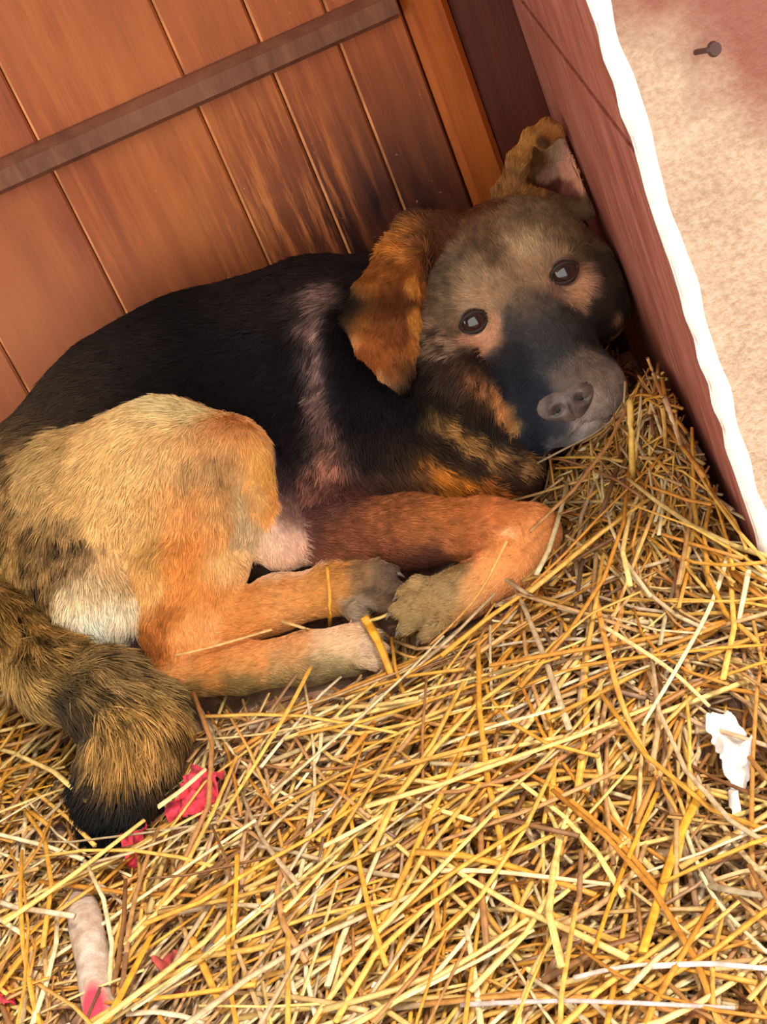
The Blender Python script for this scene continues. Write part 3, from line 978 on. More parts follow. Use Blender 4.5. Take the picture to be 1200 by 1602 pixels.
# eyes
def frame_obj(name, me, origin, axes, mat, parent):
    o = bpy.data.objects.new(name, me)
    COL.objects.link(o)
    A = np.asarray(axes)
    o.matrix_world = Matrix(((A[0][0], A[1][0], A[2][0], origin[0]), (A[0][1], A[1][1], A[2][1], origin[1]), (A[0][2], A[1][2], A[2][2], origin[2]), (0, 0, 0, 1)))
    if mat:
        me.materials.append(mat)
    mw = o.matrix_world.copy()
    o.parent = parent
    o.matrix_world = mw
    return o


te = NT('dog_eye')
tc = te.n('ShaderNodeTexCoord').outputs['Object']
sp = te.n('ShaderNodeSeparateXYZ')
te.l(tc, sp.inputs[0])
rad_ = te.math('SQRT', te.math('ADD', te.math('MULTIPLY', sp.outputs[0], sp.outputs[0]), te.math('MULTIPLY', sp.outputs[1], sp.outputs[1])))
er = 24.5 * U1
te.l(te.ramp(te.math('DIVIDE', rad_, er), [(0.0, (6, 5, 6)), (0.36, (8, 6, 7)), (0.42, (44, 26, 22)), (0.66, (62, 36, 30)), (0.76, (26, 18, 18)), (0.88, (120, 100, 98))]), te.b.inputs['Base Color'])
te.b.inputs['Roughness'].default_value = 0.06
te.b.inputs['Coat Weight'].default_value = 1.0
te.b.inputs['Coat Roughness'].default_value = 0.02
me0 = bpy.data.meshes.new('eye')
be = bmesh.new()
bmesh.ops.create_uvsphere(be, u_segments=32, v_segments=20, radius=er)
for fc in be.faces:
    fc.smooth = True
be.to_mesh(me0)
be.free()
me0.materials.append(te.m)
M_lid = simple('eye_rim', (46, 32, 28), 0.65)


def lid_mesh():
    """almond-shaped rolled rim around the eye, in the head frame"""
    v, f = [], []
    nu, nv = 36, 8
    for i in range(nu):
        a = 2 * math.pi * i / nu
        rx, ry = 23, (13.5 if math.sin(a) < 0 else 15)
        x, y = rx * math.cos(a) * 0.98, ry * math.sin(a) * (1 - 0.25 * abs(math.cos(a)) ** 3)
        z = math.sqrt(max(0, 26 ** 2 - min(x * x + y * y, 23 ** 2))) - 2
        rr = 3.4 if math.sin(a) < 0 else 2.4
        out = np.array([x, y, 0]) / max(1e-6, math.hypot(x, y))
        for j in range(nv):
            b = 2 * math.pi * j / nv
            p = np.array([x, y, z]) + rr * (math.cos(b) * out + math.sin(b) * np.array([0, 0, 1]))
            v.append(p * U1)
    for i in range(nu):
        for j in range(nv):
            f.append((i * nv + j, ((i + 1) % nu) * nv + j, ((i + 1) % nu) * nv + (j + 1) % nv, i * nv + (j + 1) % nv))
    me = bpy.data.meshes.new('eyelid')
    me.from_pydata([tuple(map(float, a)) for a in v], [], f)
    me.polygons.foreach_set('use_smooth', [True] * len(me.polygons))
    return me


lm = lid_mesh()
lm.materials.append(M_lid)
for s, e in zip((-1, 1), EYES):
    eye = frame_obj('eye', me0, e, HA, None, dog)
    ld = bpy.data.objects.new('eyelid', lm)
    COL.objects.link(ld)
    ld.parent = eye

# nose leather with nostrils, its own small distance field
tnz = NT('nose_leather')
vo = tnz.n('ShaderNodeTexVoronoi')
vo.inputs['Scale'].default_value = 900
tnz.l(tnz.geo(), vo.inputs['Vector'])
tnz.l(tnz.ramp(tnz.noise(tnz.geo(), 90, 3), [(0.35, (70, 60, 58)), (0.65, (120, 104, 95))]), tnz.b.inputs['Base Color'])
tnz.b.inputs['Roughness'].default_value = 0.42
tnz.bump(vo.outputs['Distance'], 0.25, 0.0008)
bnz = bmesh.new()
bmesh.ops.create_uvsphere(bnz, u_segments=96, v_segments=64, radius=1.0)
for vt in bnz.verts:
    x, y, z = vt.co
    X = x * 50 * (1.0 - 0.30 * max(0, y) ** 1.5) * (1.0 + 0.05 * max(0, -y))
    Y = y * 35 if y > 0 else y * 33 * (1 - 0.12 * (1 - abs(x)))
    Z = z * 32
    dn = 0
    fz = max(0.0, min(1.0, z * 3))
    for s in (-1, 1):
        q = ((X - s * 18) / 8.0) ** 2 + ((Y - 2) / 7.5) ** 2
        dn += fz * math.exp(-q * 1.1) * 10
        ax, ay = X - s * 25, Y - 9 + 0.35 * abs(X - s * 25)
        dn += fz * math.exp(-((ax / 9) ** 2 + (ay / 3.2) ** 2)) * 4      # slit running out to the side
        dn -= fz * 2.5 * math.exp(-(((X - s * 27) / 8) ** 2 + ((Y + 6) / 8) ** 2))   # wing of the nostril
    dn += 3.5 * fz * math.exp(-(X / 2.6) ** 2) * (1 if Y > 4 else max(0, 1 + (Y - 4) / 10))
    vt.co = Vector((X, Y, Z - dn)) * U1
for fc in bnz.faces:
    fc.smooth = True
me = bpy.data.meshes.new('nose')
bnz.to_mesh(me)
bnz.free()
a40 = math.radians(8)
NAX = np.stack([HR, math.cos(a40) * HDn - math.sin(a40) * HT, math.sin(a40) * HDn + math.cos(a40) * HT])
nose = frame_obj('nose', me, NOSE, NAX, tnz.m, dog)
me = bpy.data.meshes.new('nostril')
bt = bmesh.new()
bmesh.ops.create_uvsphere(bt, u_segments=14, v_segments=8, radius=1.0)
bmesh.ops.scale(bt, verts=bt.verts, vec=(8.2 * U1, 6.4 * U1, 4.5 * U1))
bt.to_mesh(me)
bt.free()
me.materials.append(simple('nostril_dark', (10, 8, 8), 0.6))  # dark plug painted in for the shade inside the nostril
for s in (-1, 1):
    o = bpy.data.objects.new('nostril', me)
    COL.objects.link(o)
    o.parent = nose
    o.location = (s * 18.5 * U1, 2.5 * U1, 18.0 * U1)
    o.rotation_euler = (0, 0, s * 0.5)

# claws at the toe ends
M_claw = simple('claw_horn', (96, 80, 68), 0.4)
for (m_, t_, r1) in CLAWS:
    a, b = W(*m_), W(*t_)
    d = (b - a) / np.linalg.norm(b - a)
    r0_ = pr(r1, t_[2])
    tipc = b + d * r0_ * 0.75 + np.array([0, 0, r0_ * 0.15])
    P_ = [tipc, tipc + d * 0.002, tipc + d * 0.0035 - np.array([0, 0, 0.0010]), tipc + d * 0.0044 - np.array([0, 0, 0.0022])]
    sd_ = np.cross(d, [0, 0, 1.0])
    sd_ /= np.linalg.norm(sd_)
    up_ = np.cross(sd_, d)
    v, f = [], []
    for k, (p, rr) in enumerate(zip(P_, (0.0015, 0.0013, 0.0009, 0.0003))):
        for q in range(6):
            an = q * math.pi / 3
            v.append(p + rr * (math.cos(an) * sd_ + math.sin(an) * up_))
        if k:
            f += [(6 * (k - 1) + q, 6 * (k - 1) + (q + 1) % 6, 6 * k + (q + 1) % 6, 6 * k + q) for q in range(6)]
    f.append(tuple(range(18, 24)))
    mesh_obj('claw', v, f, M_claw, dog, True)

# ------------------------------------------------------------------ straw
gxs = np.linspace(-0.62, 0.55, 150)
gys = np.linspace(0.28, DOOR_Y - 0.004, 130)


def straw_h(x, y):
    x, y = np.asarray(x, float), np.asarray(y, float)
    p = np.stack([x, y, x * 0], -1).reshape(-1, 3)
    nz = (vnoise(p, 22, 41) - 0.5) * 0.016 + (vnoise(p, 60, 42) - 0.5) * 0.008
    h = 0.045 + nz.reshape(x.shape)
    h = h + 0.040 * np.exp(-((x + 0.335) / 0.075) ** 2 - ((y - 0.79) / 0.08) ** 2)
    h = h + 0.060 * np.exp(-((x - 0.20) / 0.075) ** 2 - ((y - 0.83) / 0.085) ** 2)
    h = h - 0.036 * np.clip((y - 0.885) / 0.06, 0, 1) * np.clip((x - 0.06) / 0.06, 0, 1)
    h = h - 0.012 * np.exp(-((x - 0.06) / 0.10) ** 2 - ((y - 0.56) / 0.07) ** 2)
    h = h - 0.016 * np.exp(-((x + 0.235) / 0.05) ** 2 - ((y - 0.78) / 0.06) ** 2)
    return h


# sink the litter under the dog
ins = SDF < 0
anyc = ins.any(2)
bot = np.where(anyc, GZ[np.argmax(ins, 2)], 9.0)


def dog_bottom(x, y):
    i = np.clip(np.round((x - LO[0]) / VOX).astype(int), 0, N[0] - 1)
    j = np.clip(np.round((y - LO[1]) / VOX).astype(int), 0, N[1] - 1)
    return bot[i, j]


XX, YY = np.meshgrid(gxs, gys, indexing='ij')
ZZ = straw_h(XX, YY)
BB = dog_bottom(XX, YY)
ZZ = np.where(BB < 1, np.minimum(ZZ, np.maximum(BB - 0.001, 0.006)), ZZ)
ZZ = ZZ - np.where(YY > 0.69, 0.022 * np.exp(-((jamb_x(YY) - XX) / 0.025) ** 2), 0)
litter_in = (XX < jamb_x(np.maximum(YY, J0[1])) - 0.002) | (YY < J0[1] - 0.004)
nx, ny = XX.shape
vid = np.arange(nx * ny).reshape(nx, ny)
qs = np.stack([vid[:-1, :-1], vid[1:, :-1], vid[1:, 1:], vid[:-1, 1:]], -1).reshape(-1, 4)
okc = (litter_in[:-1, :-1] & litter_in[1:, :-1] & litter_in[1:, 1:] & litter_in[:-1, 1:]).reshape(-1)
tl = NT('chaff')
n1 = tl.noise(tl.geo(), 70, 6, 0.7)
n2 = tl.noise(tl.geo(), 14, 3)
c = tl.ramp(n1, [(0.28, (88, 58, 40)), (0.48, (146, 108, 80)), (0.7, (186, 146, 104))])
c = tl.mix(tl.rampv(n2, 0.4, 0.65, 0, 0.6), c, (168, 132, 112))
tl.l(c, tl.b.inputs['Base Color'])
tl.b.inputs['Roughness'].default_value = 0.9
tl.bump(n1, 0.8, 0.006)
litter = big_mesh('chaff_layer', np.stack([XX, YY, ZZ], -1).reshape(-1, 3), qs[okc], tl.m)
tag(litter, 'dusty brown chaff and broken straw layer beneath the loose straw', 'chaff', kind='stuff')

STRAW = [((236, 186, 90), 6), ((230, 168, 62), 6), ((244, 210, 130), 5), ((218, 150, 56), 4), ((206, 156, 98), 2), ((248, 228, 178), 3), ((178, 126, 74), 2), ((212, 186, 146), 2), ((140, 96, 56), 2)]
SC = np.array([lin(c) for c, w in STRAW]) * 0.93
SWt = np.array([w for c, w in STRAW], float)
SWt /= SWt.sum()


def stalk_arrays(P, R, sides=5):
    """P (n,m,3) centre lines, R (n,) radius -> verts, quads"""
    n, m, _ = P.shape
    T = np.gradient(P, axis=1)
    T /= np.maximum(np.linalg.norm(T, axis=2, keepdims=True), 1e-9)
    ref = np.zeros_like(T)
    ref[..., 2] = 1
    ref[np.abs(T[..., 2]) > 0.9] = (1, 0, 0)
    B = np.cross(T, ref)
    B /= np.maximum(np.linalg.norm(B, axis=2, keepdims=True), 1e-9)
    Nn = np.cross(B, T)
    ang = 2 * np.pi * np.arange(sides) / sides
    tap = np.linspace(1, 0.72, m)
    flat = np.random.default_rng(n).uniform(0.35, 0.95, n) if n > 1 else np.array([0.75])
    V = P[:, :, None] + R[:, None, None, None] * tap[None, :, None, None] * (np.cos(ang)[None, None, :, None] * B[:, :, None] + np.sin(ang)[None, None, :, None] * flat[:, None, None, None] * Nn[:, :, None])
    V = V.reshape(-1, 3)
    base = np.arange(n)[:, None, None] * m * sides
    i = np.arange(m - 1)[None, :, None] * sides
    j = np.arange(sides)[None, None, :]
    j2 = (j + 1) % sides
    q = np.stack([base + i + j, base + i + j2, base + i + sides + j2, base + i + sides + j], -1).reshape(-1, 4)
    c0 = (base[:, :, 0] + 0)
    caps = np.concatenate([np.stack([base[:, 0, 0] + k for k in (3, 2, 1, 0)], 1),
                           np.stack([base[:, 0, 0] + (m - 1) * sides + k for k in (0, 1, 2, 3)], 1)])
    return V, np.concatenate([q, caps])


def bias_angle(x, y):
    """preferred lie of the straw, degrees from +x, over the floor"""
    a = np.full(np.shape(x), 38.0)
    a = np.where(x > 0.08, 100.0, a)
    a = np.where(x < -0.26, 50.0, a)
    return a


SHOW = [(on_z(px, py, 0.05)[:2], r / F_PX * 0.9) for px, py, r in ((300, 1245, 44), (335, 1225, 22), (203, 1310, 30), (275, 1520, 30), (140, 1450, 34), (148, 1510, 34), (156, 1570, 34),
                                                                     (1140, 1150, 40), (1155, 1200, 30), (1155, 1270, 22), (1035, 1337, 18), (594, 1560, 20))]


def scatter(n, hmin, hmax, lmin, lmax, rmin, rmax, seed, spread=34, clear=0.004, patchy=True):
    g = np.random.default_rng(seed)
    out = []
    x = g.uniform(-0.56, 0.42, n)
    y = g.uniform(0.36, 1.08, n)
    if patchy:
        p = np.stack([x, y, x * 0], 1)
        dens = np.ones(n)
        for cx, cy, r in ((on_z(860, 1340, .04)[0], on_z(860, 1340, .04)[1], 0.05), (on_z(430, 1390, .04)[0], on_z(430, 1390, .04)[1], 0.035), (on_z(660, 1440, .04)[0], on_z(660, 1440, .04)[1], 0.03)):
            dens *= 1 - 0.8 * np.exp(-((x - cx) ** 2 + (y - cy) ** 2) / r ** 2)
        k = g.random(n) < dens
        x, y = x[k], y[k]
    n = len(x)
    ang = np.radians(np.where(g.random(n) < 0.62, bias_angle(x, y) + g.normal(0, spread, n), g.uniform(0, 180, n)))
    L = g.uniform(lmin, lmax, n)
    m = 5
    s = np.linspace(-0.5, 0.5, m)
    dx, dy = np.cos(ang), np.sin(ang)
    bend = g.normal(0, 0.075, n)
    PX = x[:, None] + L[:, None] * (s * dx[:, None] - bend[:, None] * (s * s * 4) * dy[:, None])
    PY = y[:, None] + L[:, None] * (s * dy[:, None] + bend[:, None] * (s * s * 4) * dx[:, None])
    lift = g.uniform(hmin, hmax, n)
    pit = g.normal(0, 0.09, n)
    PZ = straw_h(PX, PY)
    zc = PZ.mean(1, keepdims=True)
    PZ = 0.35 * PZ + 0.65 * zc + lift[:, None] + pit[:, None] * s * L[:, None]
    PZ = np.maximum(PZ, straw_h(PX, PY) - 0.004)
    P = np.stack([PX, PY, PZ], -1)
    ok = ((PX < jamb_x(np.maximum(PY, J0[1])) - 0.004) | (PY < J0[1] - 0.006)).all(1) & (PY < DOOR_Y - 0.006).all(1)
    fine = np.concatenate([P, (P[:, 1:] + P[:, :-1]) / 2], 1)
    inside = ((fine > LO) & (fine < HI)).all(2)
    sd = sample(SDF, fine.reshape(-1, 3)).reshape(fine.shape[:2])
    ok &= ~((sd < clear) & inside).any(1)
    if hmax > 0.01:                                    # leave the scraps and the stick mostly uncovered
        for (cxy, rr) in SHOW:
            near = (np.hypot(fine[:, :, 0] - cxy[0], fine[:, :, 1] - cxy[1]) < rr).any(1)
            ok &= ~(near & (g.random(n) < 0.93))
    # nothing under the animal is needed
    und = (dog_bottom(P[:, 2, 0], P[:, 2, 1]) < 1) & ((P[:, 2] > LO) & (P[:, 2] < HI)).all(1)
    ok &= ~und
    P = P[ok]
    R = g.uniform(rmin, rmax, len(P))
    return P, R, g


def straw_tone(p):
    """weathered, greyer straw in patches and dirtier straw in the corner"""
    q = np.c_[p[:, 0], p[:, 1], p[:, 0] * 0]
    grey = np.clip((vnoise(q, 14, 61) - 0.5) * 2.2, 0, 0.7)
    c0 = on_z(1090, 1420, 0.04)
    grey = np.maximum(grey, 0.75 * np.exp(-((p[:, 0] - c0[0]) ** 2 + (p[:, 1] - c0[1]) ** 2) / 0.07 ** 2))
    c1 = on_z(930, 760, 0.07)
    dirt = 0.6 * np.exp(-((p[:, 0] - c1[0]) / 0.09) ** 2 - ((p[:, 1] - c1[1]) / 0.09) ** 2)
    return grey[:, None], dirt[:, None]


def straw_colours(P, g, per):
    n = len(P)
    c = SC[g.choice(len(SC), n, p=SWt)] * g.normal(1, 0.14, (n, 1))
    grey, dirt = straw_tone(P[:, 2])
    l = (c @ np.array([0.3, 0.6, 0.1]))[:, None]
    c = c * (1 - 0.6 * grey) + 0.6 * grey * l * np.array([1.08, 0.98, 0.84])
    c = c * (1 - dirt * np.array([0.55, 0.58, 0.62]))
    return np.repeat(np.clip(c, 0.01, 1), per, axis=0)


M_straw = attr_mat('straw', 0.5, 'tint', 0.4, streak=180)
VV, QQ, CCs, off = [], [], [], 0
for n, h0, h1, l0_, l1_, r0_, r1_, sd in ((9000, 0.0, 0.006, 0.03, 0.10, 0.0008, 0.0016, 21), (6500, 0.003, 0.014, 0.05, 0.16, 0.0009, 0.0018, 22), (2600, 0.010, 0.024, 0.06, 0.20, 0.0010, 0.0020, 23)):
    P, R, g = scatter(n, h0, h1, l0_, l1_, r0_, r1_, sd)
    V, Q = stalk_arrays(P, R)
    VV.append(V); QQ.append(Q + off); off += len(V)
    CCs.append(straw_colours(P, g, 25))
# short stuff heaped against the jamb
g = np.random.default_rng(77)
n = 3400
x, y = g.uniform(0.06, 0.240, n), g.uniform(0.72, 1.10, n)
ang, L = np.radians(g.uniform(0, 180, n)), g.uniform(0.02, 0.07, n)
sl = np.linspace(-0.5, 0.5, 5)
PX = x[:, None] + L[:, None] * sl * np.cos(ang)[:, None]
PY = y[:, None] + L[:, None] * sl * np.sin(ang)[:, None]
PZ = straw_h(PX, PY) + g.uniform(-0.002, 0.012, n)[:, None] + g.normal(0, 0.25, n)[:, None] * sl * L[:, None]
P = np.stack([PX, PY, PZ], -1)
ok = ((PX < jamb_x(np.maximum(PY, J0[1])) - 0.006) | (PY < J0[1] - 0.006)).all(1)
ok &= ~(sample(SDF, P.reshape(-1, 3)).reshape(n, 5) < 0.003).any(1)
P = P[ok]
V, Q = stalk_arrays(P, g.uniform(0.0007, 0.0015, len(P)))
VV.append(V); QQ.append(Q + off); off += len(V)
CCs.append(straw_colours(P, g, 25))
bed = big_mesh('straw_bedding', np.concatenate(VV), np.concatenate(QQ), M_straw, None, True, np.concatenate(CCs))
tag(bed, 'thick layer of golden loose straw spread over the ground', 'straw', kind='stuff')
print('tris', len(DQ) * 2, sum(len(q) for q in QQ) * 2, NH)

# ------------------------------------------------------------------ single stalks lying on top
def on_straw(px, py, lift):
    z = 0.05
    for _ in range(6):
        p = on_z(px, py, z)
        z = float(straw_h(p[0], p[1])) + lift
    return on_z(px, py, z)


def smooth_line(pts, m):
    pts = np.asarray(pts, float)
    k = len(pts)
    t = np.linspace(0, k - 1, m)
    i = np.minimum(t.astype(int), k - 2)
    f = (t - i)[:, None]
    p0, p1, p2, p3 = pts[np.maximum(i - 1, 0)], pts[i], pts[i + 1], pts[np.minimum(i + 2, k - 1)]
    return 0.5 * (2 * p1 + (p2 - p0) * f + (2 * p0 - 5 * p1 + 4 * p2 - p3) * f ** 2 + (3 * p1 - p0 - 3 * p2 + p3) * f ** 3)


def push_out(P, clear):
    """lift a centre line clear of the animal, towards the open side"""
    P = P.copy()
    for _ in range(40):
        inside = ((P > LO) & (P < HI)).all(1)
        sd = np.where(inside, sample(SDF, P), 1.0)
        bad = sd < clear
        if not bad.any():
            break
        P[bad] += 0.002 * (CAM - P[bad]) / np.linalg.norm(CAM - P[bad], axis=1, keepdims=True)
    return P


def stalk_object(name, P, r, c, flat=0.75):
    V, Q = stalk_arrays(P[None], np.array([r]), 6)
    if flat != 0.75:
        ctr = np.repeat(P, 6, axis=0)
        V[:, 2] = ctr[:, 2] + (V[:, 2] - ctr[:, 2]) * flat
    return big_mesh(name, V, Q, M_straw, None, True, np.tile(np.array(lin(c)), (len(V), 1)))


GOLD, PALE, ORANGE, CREAM = (232, 166, 52), (246, 214, 130), (236, 168, 78), (250, 232, 186)
named = [
    ([(165, 1040, .008), (290, 1022, .03), (425, 985, .03)], 4, (246, 190, 120), 'pale orange straw stalk lying across the puppy tail and hind leg'),
    ([(516, 990, .004), (516, 935, .03), (512, 885, .05)], 4.5, GOLD, 'short golden straw stalk standing upright before the far hind paw'),
    ([(375, 948, .03), (430, 968, .022), (486, 986, .015)], 4, (240, 200, 130), 'thin straw stalk lying between the two hind legs'),
    ([(990, 748, .01), (988, 690, .035), (985, 625, .06)], 9, (216, 176, 84), 'thick pale straw stalk standing upright beside the puppy nose'),
    ([(1037, 763, .008), (1000, 860, .008), (958, 972, .006)], 4.5, (244, 190, 110), 'thin bright straw stalk running down the heap below the upright one'),
    ([(1140, 865, .010), (1113, 945, .018), (1062, 1040, .02), (1005, 1135, .012)], 5.5, CREAM, 'long cream straw stalk curving down from the wall corner'),
    ([(1171, 893, .012), (1164, 930, .014), (1156, 970, .010)], 6, CREAM, 'short whitish straw stalk at the foot of the corner bead'),
    ([(932, 935, .012), (965, 1075, .016), (1000, 1160, .014), (1065, 1280, .010)], 6, ORANGE, 'long orange straw stalk slanting through the middle of the heap'),
    ([(1065, 1280, .010), (1115, 1400, .010), (1200, 1490, .012)], 4.5, CREAM, 'pale thin straw stalk slanting to the lower right frame edge'),
    ([(945, 980, .012), (1045, 1045, .016), (1110, 1105, .010)], 5, (248, 214, 150), 'pale straw stalk crossing the long cream one below the heap'),
    ([(1100, 1236, .016), (1060, 1315, .018), (1005, 1490, .014)], 11, (236, 176, 56), 'thick golden straw stalk, widest of all, in the lower right'),
    ([(1028, 1240, .012), (965, 1385, .014), (928, 1492, .010)], 5.5, GOLD, 'golden straw stalk slanting left of the thickest golden one'),
    ([(849, 1298, .010), (850, 1360, .012), (850, 1432, .008)], 4, PALE, 'short straw stalk lying straight up the frame on bare chaff'),
    ([(690, 1362, .012), (780, 1364, .016), (955, 1384, .012)], 6, (250, 214, 170), 'long pinkish cream straw stalk lying level across the lower middle'),
    ([(5, 1444, .012), (110, 1372, .016), (226, 1283, .012)], 6, (246, 208, 120), 'long pale straw stalk slanting past the puppy tail tip'),
    ([(248, 1262, .012), (285, 1235, .014), (322, 1203, .010)], 8, (244, 222, 160), 'short thick pale straw stalk lying across the red scrap'),
    ([(166, 1600, .012), (200, 1535, .014), (237, 1463, .010)], 9, GOLD, 'thick golden straw stalk beside the whitish stick'),
    ([(486, 1044, .012), (440, 1130, .018), (340, 1290, .010)], 5, (240, 184, 84), 'long golden straw stalk slanting down from the near hind paw'),
    ([(503, 1138, .008), (497, 1185, .012), (462, 1235, .008)], 4.5, CREAM, 'short curved cream straw stalk below the near hind paw'),
    ([(504, 1326, .010), (550, 1302, .014), (606, 1272, .010)], 6, (248, 226, 160), 'pale straw stalk at the upper edge of a bare chaff patch'),
    ([(371, 1338, .010), (369, 1400, .012), (364, 1478, .008)], 5, GOLD, 'straight golden straw stalk left of the bare chaff patch'),
    ([(300, 1468, .010), (322, 1520, .012), (346, 1574, .008)], 8, (226, 162, 60), 'broad golden straw stalk leaning beside the dark red scrap'),
    ([(570, 965, .014), (592, 1005, .020), (612, 1056, .010)], 9, (224, 160, 40), 'broad bent yellow straw blade at the near hind toes'),
    ([(572, 972, .016), (596, 966, .018), (622, 953, .014)], 4.5, (244, 206, 120), 'short pale straw stalk between the hind toes and the front paw'),
    ([(793, 846, .075), (745, 935, .045), (674, 1008, .014), (600, 1062, .008)], 3.6, (232, 168, 92), 'thin straw stalk lying over the puppy bent foreleg'),
    ([(1013, 560, .10), (1025, 592, .085), (1037, 622, .07)], 4, (196, 148, 90), 'thin dull straw stalk leaning on the jamb, highest of all'),
    ([(1040, 622, .06), (1055, 665, .04), (1066, 700, .02)], 5, (222, 190, 150), 'pale straw stalk leaning at the jamb foot'),
    ([(1036, 636, .055), (1040, 668, .035), (1041, 700, .02)], 4.5, (214, 176, 100), 'short upright straw stalk just above the heap by the jamb'),
    ([(1000, 716, .012), (1045, 716, .016), (1088, 698, .012)], 4.5, (206, 166, 110), 'short level straw stalk on the crest of the heap'),
    ([(1054, 732, .012), (1095, 762, .012), (1147, 798, .012)], 5.5, (188, 162, 136), 'grey straw stalk sloping down along the jamb foot'),
    ([(1016, 1512, .012), (1110, 1508, .016), (1205, 1516, .012)], 7, (222, 214, 212), 'long whitish weathered straw stalk near the lower right corner'),
    ([(722, 1572, .010), (900, 1566, .014), (1150, 1577, .010)], 6, (206, 192, 190), 'long lavender grey weathered straw stalk along the bottom edge'),
    ([(1095, 1382, .008), (1140, 1392, .012), (1200, 1402, .010)], 9, (176, 160, 130), 'broad grey green straw blade near the right edge'),
    ([(898, 1530, .010), (960, 1515, .012), (1020, 1508, .010)], 6, (214, 204, 196), 'whitish straw stalk slanting over the small dark hollow'),
]
for pts, rpx, c, label in named:
    P = np.array([on_straw(a, b, l + (0.014 if max(q[2] for q in pts) <= 0.022 else 0.0)) for a, b, l in pts])
    P = push_out(smooth_line(P, 14), 0.0045)
    r = rpx * np.linalg.norm(P[7] - CAM) / F_PX * 0.85
    o = stalk_object('straw_stalk', P, r, c, 0.45 if rpx >= 8 else 0.75)
    tag(o, label, 'straw stalk', 'single straw stalks on top of the bedding')

# the loose top stalks that show largest
P, R, g = scatter(1700, 0.016, 0.030, 0.09, 0.19, 0.0010, 0.0021, 91, spread=40, patchy=False)
rel = P - CAM
dpt = rel @ FW
sx, sy = 600 + F_PX * (rel @ IR) / dpt, 801 - F_PX * (rel @ IU) / dpt
inf = ((sx > 5) & (sx < 1195) & (sy > 5) & (sy < 1597)).sum(1) >= 3
size = np.hypot(sx[:, -1] - sx[:, 0], sy[:, -1] - sy[:, 0]) * R / dpt[:, 2]
order = [i for i in np.argsort(-size) if inf[i]][:230]
for i in order:
    c = SC[g.choice(len(SC), p=SWt)] * g.normal(1, 0.1)
    V, Q = stalk_arrays(P[i][None], R[i:i + 1], 5)
    o = big_mesh('straw_stalk', V, Q, M_straw, None, True, np.tile(np.clip(c, 0.01, 1), (len(V), 1)))
    tag(o, 'loose straw stalk among many alike strewn over the top of the bedding', 'straw stalk', 'loose straw stalks over the bedding')


# ------------------------------------------------------------------ scraps and the stick in the straw
def scrap(name, outline, lift, mat, label, cat, seed, group=None, thick=0.0010, crumple=0.013):
    """crumpled rag: a gridded patch inside a pixel outline laid on the straw, given thickness"""
    g = np.random.default_rng(seed)
    o2 = np.array(outline, float)
    x0, y0 = o2.min(0)
    x1, y1 = o2.max(0)
    st = max(4.0, (x1 - x0 + y1 - y0) / 44)
    nxx, nyy = int((x1 - x0) / st) + 2, int((y1 - y0) / st) + 2

    def inside(px, py):
        c = False
        for k in range(len(o2)):
            (ax, ay), (bx, by) = o2[k], o2[k - 1]
            if (ay > py) != (by > py) and px < (bx - ax) * (py - ay) / (by - ay) + ax:
                c = not c
        return c
    ids, v, f = {}, [], []
    for i in range(nxx):
        for j in range(nyy):
            ids[i, j] = len(v)
            a, b = x0 + i * st, y0 + j * st
            p = on_straw(a + g.normal(0, st * 0.15), b + g.normal(0, st * 0.15), lift)
            q = p[None]
            w = (vnoise(q, 120, seed) - 0.5) * 1.4 + (vnoise(q, 300, seed + 1) - 0.5) * 0.8
            v.append(p + np.array([0, 0, 1.0]) * float(w[0]) * crumple)
    for i in range(nxx - 1):
        for j in range(nyy - 1):
            if inside(x0 + (i + .5) * st, y0 + (j + .5) * st):
                f.append((ids[i, j], ids[i, j + 1], ids[i + 1, j + 1], ids[i + 1, j]))
    used = sorted({a for q in f for a in q})
    re = {a: k for k, a in enumerate(used)}
    o = mesh_obj(name, [v[a] for a in used], [tuple(re[a] for a in q) for q in f], mat, None, True)
    sm = o.modifiers.new('thickness', 'SOLIDIFY')
    sm.thickness = thick
    ss = o.modifiers.new('soften', 'SUBSURF')
    ss.levels = ss.render_levels = 1
    tag(o, label, cat, group)
    return o


M_red = simple('red_cloth', (176, 48, 62), 0.85, 0.6, 0.45, 160)
M_dred = simple('dull_red_cloth', (150, 62, 56), 0.85, 0.5, 0.35, 120)
M_plastic = simple('white_film', (222, 218, 214), 0.35, 0.3, 0.1, 150)
GR = 'faded red rag scraps in the straw'
scrap('rag_scrap', [(262, 1262), (280, 1225), (312, 1203), (352, 1205), (350, 1235), (322, 1270), (290, 1290), (264, 1285)], 0.016, M_red, 'pinkish red rag scrap showing through straw right of the tail tip', 'rag', 3, GR)
scrap('rag_scrap', [(182, 1322), (200, 1290), (222, 1272), (228, 1300), (214, 1335), (194, 1342)], 0.014, M_red, 'small pink rag scrap just below the tail tip', 'rag', 5, GR)
scrap('rag_scrap', [(248, 1482), (285, 1478), (304, 1510), (300, 1556), (272, 1560), (250, 1520)], 0.014, M_dred, 'dull brownish red rag scrap low in the straw right of the stick', 'rag', 8, GR)
scrap('rag_scrap', [(-14, 1545), (10, 1542), (14, 1566), (-12, 1572)], 0.016, M_red, 'tiny red rag scrap at the left frame edge', 'rag', 9, GR)
scrap('plastic_scrap', [(1108, 1120), (1140, 1108), (1165, 1135), (1182, 1175), (1172, 1205), (1160, 1250), (1166, 1310), (1150, 1318), (1142, 1260), (1136, 1205), (1112, 1165)], 0.020, M_plastic, 'crumpled white plastic scrap lying in sunlit straw at the right', 'plastic scrap', 12, None, 0.0008, 0.011)
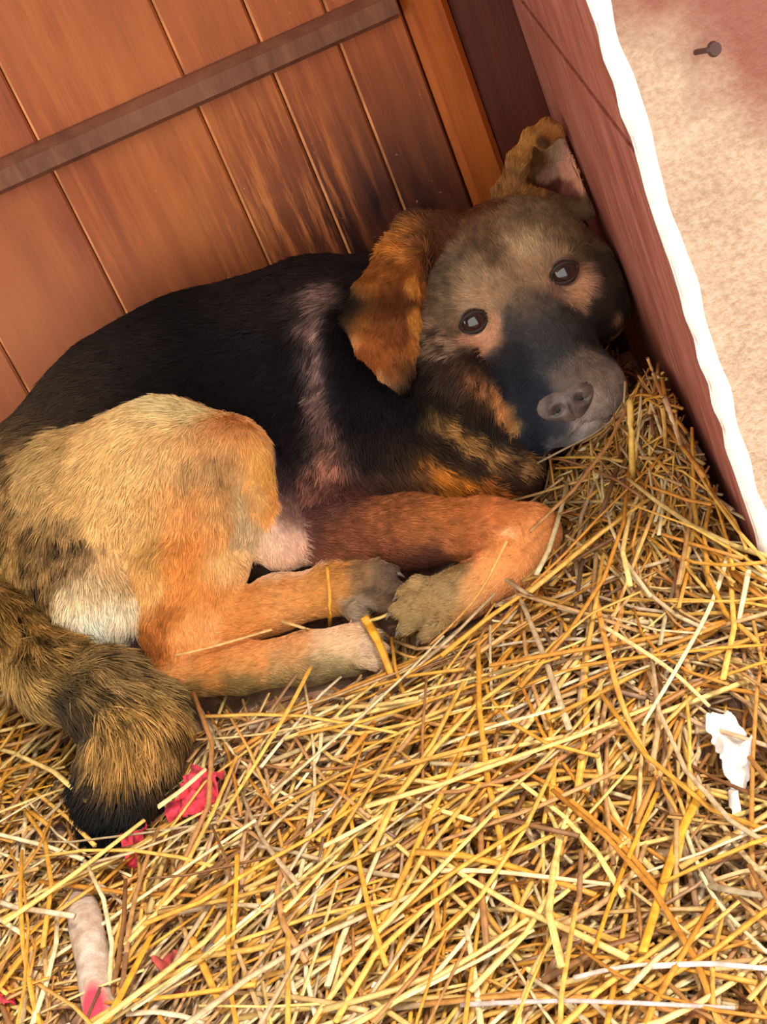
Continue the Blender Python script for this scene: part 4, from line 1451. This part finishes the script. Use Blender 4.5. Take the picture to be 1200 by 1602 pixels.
scrap('husk', [(1015, 1330), (1050, 1322), (1052, 1345), (1024, 1352)], 0.014, simple('pale_husk', (240, 220, 170), 0.7), 'small pale yellow husk beside the thickest golden straw', 'husk', 14, None, 0.0008, 0.003)
scrap('paper_scrap', [(582, 1535), (600, 1530), (606, 1572), (596, 1602), (584, 1590)], 0.016, M_plastic, 'narrow white paper scrap at the bottom edge', 'paper scrap', 16, None, 0.0008, 0.003)

# whitish stick with a red daub
ts = NT('stick_bark')
n1 = ts.noise(ts.mapped((60, 60, 60)), 2.0, 6, 0.65)
c = ts.ramp(n1, [(0.3, (150, 124, 104)), (0.55, (186, 166, 150)), (0.75, (208, 196, 188))])
pb = on_straw(138, 1580, 0.022)
c = ts.mix(ts.math('MULTIPLY', ts.blob(pb, (0.011, 0.026, 0.02), 0.4), 0.95), c, (214, 48, 78))
ts.l(c, ts.b.inputs['Base Color'])
ts.b.inputs['Roughness'].default_value = 0.75
ts.bump(n1, 0.5, 0.003)
P = np.array([on_straw(118, 1398, .004), on_straw(133, 1440, .012), on_straw(146, 1510, .014), on_straw(156, 1580, .012), on_straw(166, 1660, .010)])
P = smooth_line(P, 22)
d = np.linalg.norm(P - CAM, axis=1)
RR = np.interp(np.linspace(0, 1, 22), [0, .04, .12, .35, .7, 1], [.25, .7, .92, 1, .94, 1.02]) * 27 / F_PX * d
v, f = [], []
for k in range(22):
    T_ = P[min(k + 1, 21)] - P[max(k - 1, 0)]
    T_ /= np.linalg.norm(T_)
    B_ = np.cross(T_, [0, 0, 1.0]); B_ /= np.linalg.norm(B_)
    N_ = np.cross(B_, T_)
    for q in range(14):
        a = q * 2 * math.pi / 14
        rr = RR[k] * (1 + 0.05 * math.sin(3 * a + k))
        v.append(P[k] + rr * (math.cos(a) * B_ + math.sin(a) * 0.8 * N_))
    if k:
        f += [(14 * (k - 1) + q, 14 * (k - 1) + (q + 1) % 14, 14 * k + (q + 1) % 14, 14 * k + q) for q in range(14)]
f += [tuple(range(14))[::-1], tuple(range(14 * 21, 14 * 22))]
tag(mesh_obj('stick', v, f, ts.m, None, True), 'whitish grey stick with a red daub poking from the straw at lower left', 'stick')
